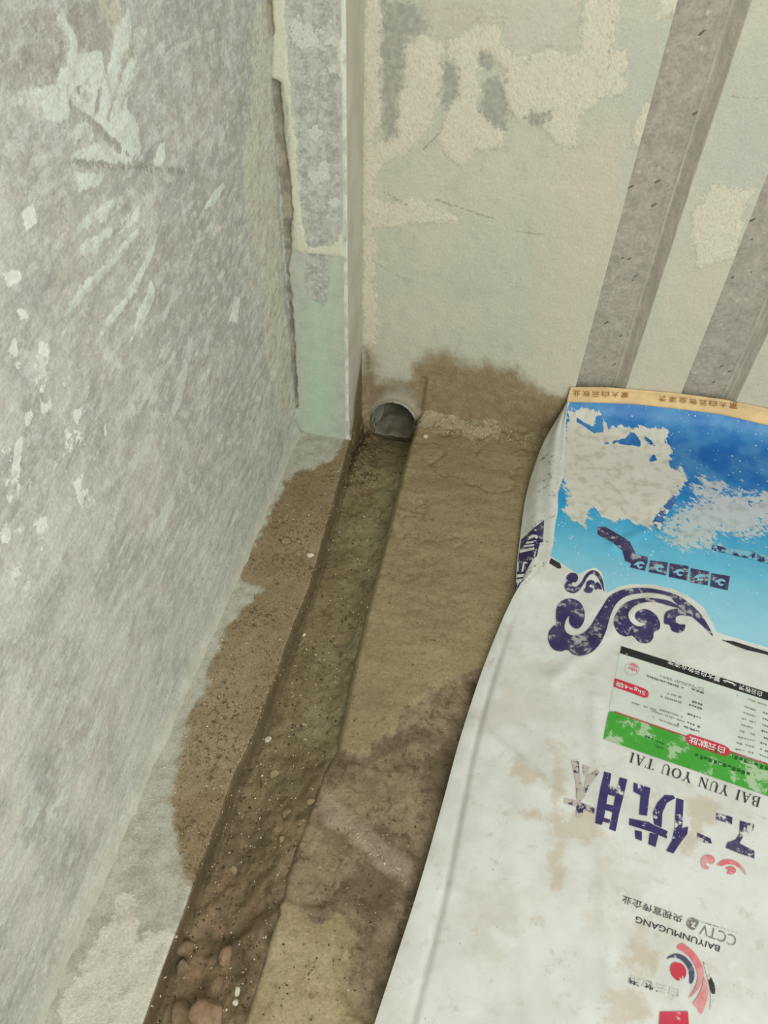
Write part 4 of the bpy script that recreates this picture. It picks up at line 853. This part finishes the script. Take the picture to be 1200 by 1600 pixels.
# gusset print
decal('gusset_print', [cG([(448,470),(432,775),(385,785),(345,970),(290,1010),(240,1100),(170,1240),(70,1440),(48,1440),(66,1250),(95,960),(112,860),(130,740),(240,640),(330,560)])], navy, bag, 1, tree=gbvh)
decal('gusset_character', [cG([(235,700),(290,672),(350,680),(365,715),(340,735),(320,712),(270,730),(230,750)]), cG([(200,775),(300,760),(310,785),(200,805)]), cG([(180,820),(312,805),(312,830),(160,850)]), cG([(110,890),(310,850),(318,880),(220,905),(110,930)]),
      cG([(80,1060),(100,1060),(95,1180),(75,1190)]), cG([(160,1050),(215,1055),(220,1075),(180,1080),(160,1190),(130,1190)]), cG([(72,1228),(180,1220),(160,1262),(70,1272)]), cG([(66,1295),(150,1285),(130,1335),(62,1340)])], wht, bag, 2, tree=gbvh)
# sewn paper tape along the mouth
na_ = 160; uu = np.linspace(-0.004, 1, na_); prof_t = [(-0.30, 0.0016), (-0.18, 0.004), (0.10, 0.0030), (0.5, 0.0026), (0.9, 0.0024), (1.06, 0.0022), (1.09, 0.0004)]
TV = []
for vr, off in prof_t:
    q = bag_surface(np.clip(uu, 0, 1), np.full(na_, max(vr, 0.0))); q[:, 0] += np.minimum(uu, 0)*0.5
    q[:, 2] += -min(vr, 0)*0.004; q[:, 1] += (-off if vr > -0.25 else 0.0015); TV.append(q)
TV = np.array(TV); 
def mat_tape():
    n = NM('tan_tape', 0.75); return n.done(n.mix(n.sm(n.noise(30, 5), 0.4, 0.65), (222, 192, 138), (206, 178, 132)), n.bump(n.noise(60, 3), 0.001, 0.3))
tape = put(mesh_np('seam_tape', TV.reshape(-1, 3), grid_faces(na_, len(prof_t)), mat_tape()), bag); tape['label'] = 'tan paper tape sewn along the mouth'
tb = BVHTree.FromPolygons([Vector(p_) for p_ in TV.reshape(-1, 3)], [tuple(int(i) for i in f) for f in grid_faces(na_, len(prof_t))])
brn = mat_print('brown_print', (150, 108, 62), 0.3, base=(206, 178, 132))
def tape_text(body, s, e, h_): 
    s = np.array(s, float); e = np.array(e, float); r = (e-s)/len(body)
    for k, c in enumerate(body):
        g_ = 0.12; text_line('tape_text', c, s+r*(k+g_), s+r*(k+1-g_), h_, brn, tape, 5, 0.012, up=(-0.08, 1), tree=tb)
tape_text('蒙大白云牧业漆港', (1154, 630), (1028, 617), 9.0); tape_text('蒙大白云牧业', (984, 612.5), (894, 610), 9.0)


# ================================================================== LOOSE STONES AND GRIT
def tree_of(o):
    me = o.data; co = np.empty(len(me.vertices)*3, np.float32); me.vertices.foreach_get('co', co)
    return BVHTree.FromPolygons([Vector(p_) for p_ in co.reshape(-1, 3)], [tuple(p_.vertices) for p_ in me.polygons])
trees = [tree_of(floor), tree_of(ledge), tree_of(channel)]
def ground(px, py):                                   # the floor, ledge or channel surface at a photo pixel
    d = Vector(ray(px, py)).normalized(); best = None
    for t_ in trees:
        h = t_.ray_cast(CV, d)
        if h[0] is not None and (best is None or h[3] < best[3]): best = h
    return best
def mat_stone(name, a_, b_):
    n = NM(name, 0.75); m = n.noise(90, 5, 0.65); return n.done(n.mix(n.sm(m, 0.35, 0.65), a_, b_), n.bump(m, 0.002, 0.5))
MS = {'white': mat_stone('white_chip', (208, 202, 182), (188, 180, 158)), 'tan': mat_stone('tan_stone', (160, 142, 110), (132, 114, 86)), 'brown': mat_stone('brown_lump', (132, 114, 88), (106, 90, 68)), 'orange': mat_stone('orange_stone', (152, 126, 98), (124, 103, 79))}
def stone(px, py, rpx, kind, label, seed, flat=0.6, nm='stone'):
    h = ground(px, py)
    if h is None: return
    r_ = rpx*(h[0]-CV).length/FPX; bm = bmesh.new(); bmesh.ops.create_icosphere(bm, subdivisions=2 if rpx < 9 else 3, radius=1)
    rg_ = random.Random(seed); ax = [(Vector((rg_.gauss(0, 1), rg_.gauss(0, 1), rg_.gauss(0, 1))).normalized(), rg_.uniform(0.55, 0.92)) for _ in range(11)]
    sc_ = (rg_.uniform(0.85, 1.2), rg_.uniform(0.75, 1.05), flat); a0 = rg_.uniform(0, 6.28)
    for v_ in bm.verts:
        c = v_.co.copy()
        for d_, lim in ax:
            k = c.dot(d_)
            if k > lim: c -= d_*(k-lim)
        x_, y_ = c.x*sc_[0], c.y*sc_[1]; v_.co = Vector((x_*math.cos(a0)-y_*math.sin(a0), x_*math.sin(a0)+y_*math.cos(a0), c.z*sc_[2]))*r_
    o = bm_obj(nm, bm, MS[kind], smooth=rpx >= 9); o.location = h[0]+Vector((0, 0, r_*flat*0.25)); tag(o, label, 'stone', 'loose stones in and beside the channel'); return o
for k, q in enumerate([(484,868,6.5,'white','white square stone chip on the ledge rim above mid channel'),(419,1156,7,'white','pale rounded pebble lying mid channel beside the dark ledge edge'),
    (475,992,4,'white','tiny white chip in the channel below the square chip'),(428,1209,7.5,'tan','oval tan pebble in the channel left of the rough floor corner'),
    (486,1252,6.5,'tan','tan pebble wedged on the right rim of the channel'),(371,1549,6,'white','white chip at the bottom right of the muddy channel'),(368,1566,5,'white','small white chip just below another at channel bottom right'),
    (355,1494,14,'orange','orange brown stone half sunk in the near channel mud'),(289,1482,14,'brown','round brown mud lump against the channel left side'),(286,1512,13,'brown','lower brown mud lump under the round lump at channel left'),
    (325,1588,28,'orange','largest orange rock at the very near end of the channel'),(284,1588,20,'brown','broad brown rock left of the large orange rock'),
    (665,683,5,'white','white flake on the floor right of the drain pipe'),(366,1360,7,'tan','tan lump in the channel below the ledge wet mark'),
    (448,1270,9,'brown','brown lump against the channel right side above the crumbled rim'),(880/2+0,1313,6,'tan','tan pebble at the crumbled right rim of the near channel'),(301,1003+50,4,'white','white crumb on the ledge near the wet edge')]):
    stone(q[0], q[1], q[2], q[3], q[4], 300+k, 0.55 if q[2] < 20 else 0.42, nm='pebble' if q[2] < 9 else 'stone')
def grit(name, spots, mats, label, seed):
    rg_ = random.Random(seed); V_ = []; F_ = []; K_ = []
    for (mi, poly, n_, r0, r1) in spots:
        xs_ = [a for a, b in poly]; ys_ = [b for a, b in poly]; pa = np.array(poly, float); k = 0; tries = 0
        while k < n_ and tries < n_*8:
            tries += 1; px, py = rg_.uniform(min(xs_), max(xs_)), rg_.uniform(min(ys_), max(ys_))
            if sdf_poly(np.array([[px, py]]), pa)[0] < 0: continue
            h = ground(px, py)
            if h is None: continue
            k += 1; r_ = r0+(r1-r0)*rg_.random()**2.5; b0 = len(V_); p_ = np.array(h[0])+np.array([0, 0, r_*0.1])
            dirs = [np.array([rg_.gauss(0, 1), rg_.gauss(0, 1), rg_.gauss(0, 0.6)]) for _ in range(2)]
            e1 = dirs[0]/np.linalg.norm(dirs[0]); e2 = np.cross(e1, dirs[1]); e2 /= np.linalg.norm(e2); e3 = np.cross(e1, e2); sx_, sy_, sz_ = rg_.uniform(.7, 1.4), rg_.uniform(.5, 1), rg_.uniform(.3, .7)
            for d_ in (e1*sx_, -e1*sx_, e2*sy_, -e2*sy_, e3*sz_, -e3*sz_): V_.append(p_+d_*r_)
            for f in ((0,2,4),(2,1,4),(1,3,4),(3,0,4),(2,0,5),(1,2,5),(3,1,5),(0,3,5)): F_.append([b0+i for i in f]); K_.append(mi)
    o = mesh_np(name, V_, F_, mats[0], smooth=False); o.data.materials.append(mats[1]); o.data.polygons.foreach_set('material_index', np.array(K_, np.int32)); tag(o, label, 'grit', kind='stuff'); return o
wetp = wet_p[0]; chp = [(546,690),(517,800),(460,975),(370,1200),(225,1600),(379,1600),(437,1400),(504,1200),(560,1008),(612,800),(651,662)]
drytrans = [(470,690),(540,690),(540,725),(440,755),(410,820),(400,830),(370,900),(395,930),(330,1030),(290,1120),(262,1200),(250,1320),(215,1380),(180,1390),(240,1220),(300,1060),(350,960),(380,880),(430,760)]
foot = [(648,648),(690,640),(740,655),(800,668),(850,680),(845,700),(780,690),(700,680),(650,672)]
flr = [(640,700),(800,700),(790,900),(720,1100),(640,1400),(560,1600),(400,1600),(510,1210),(560,1020)]
grit('sand_grit', [(0, wetp, 700, .0005, .0022), (0, chp, 560, .0005, .0024), (0, drytrans, 700, .0005, .0022), (0, foot, 420, .0006, .0030), (0, flr, 320, .0004, .0016), (0, [(545,1290),(640,1370),(650,1400),(560,1320)], 90, .0005, .002),
    (1, wetp, 900, .0005, .0020), (1, chp, 1000, .0006, .0030), (1, flr, 420, .0005, .0020), (1, [(545,690),(600,700),(590,760),(530,760)], 260, .001, .004)], (MS['white'], mat_stone('dark_crumb', (92, 78, 56), (68, 57, 40))), 'pale and dark sand grit strewn over ledge, channel and floor', 1)
#END
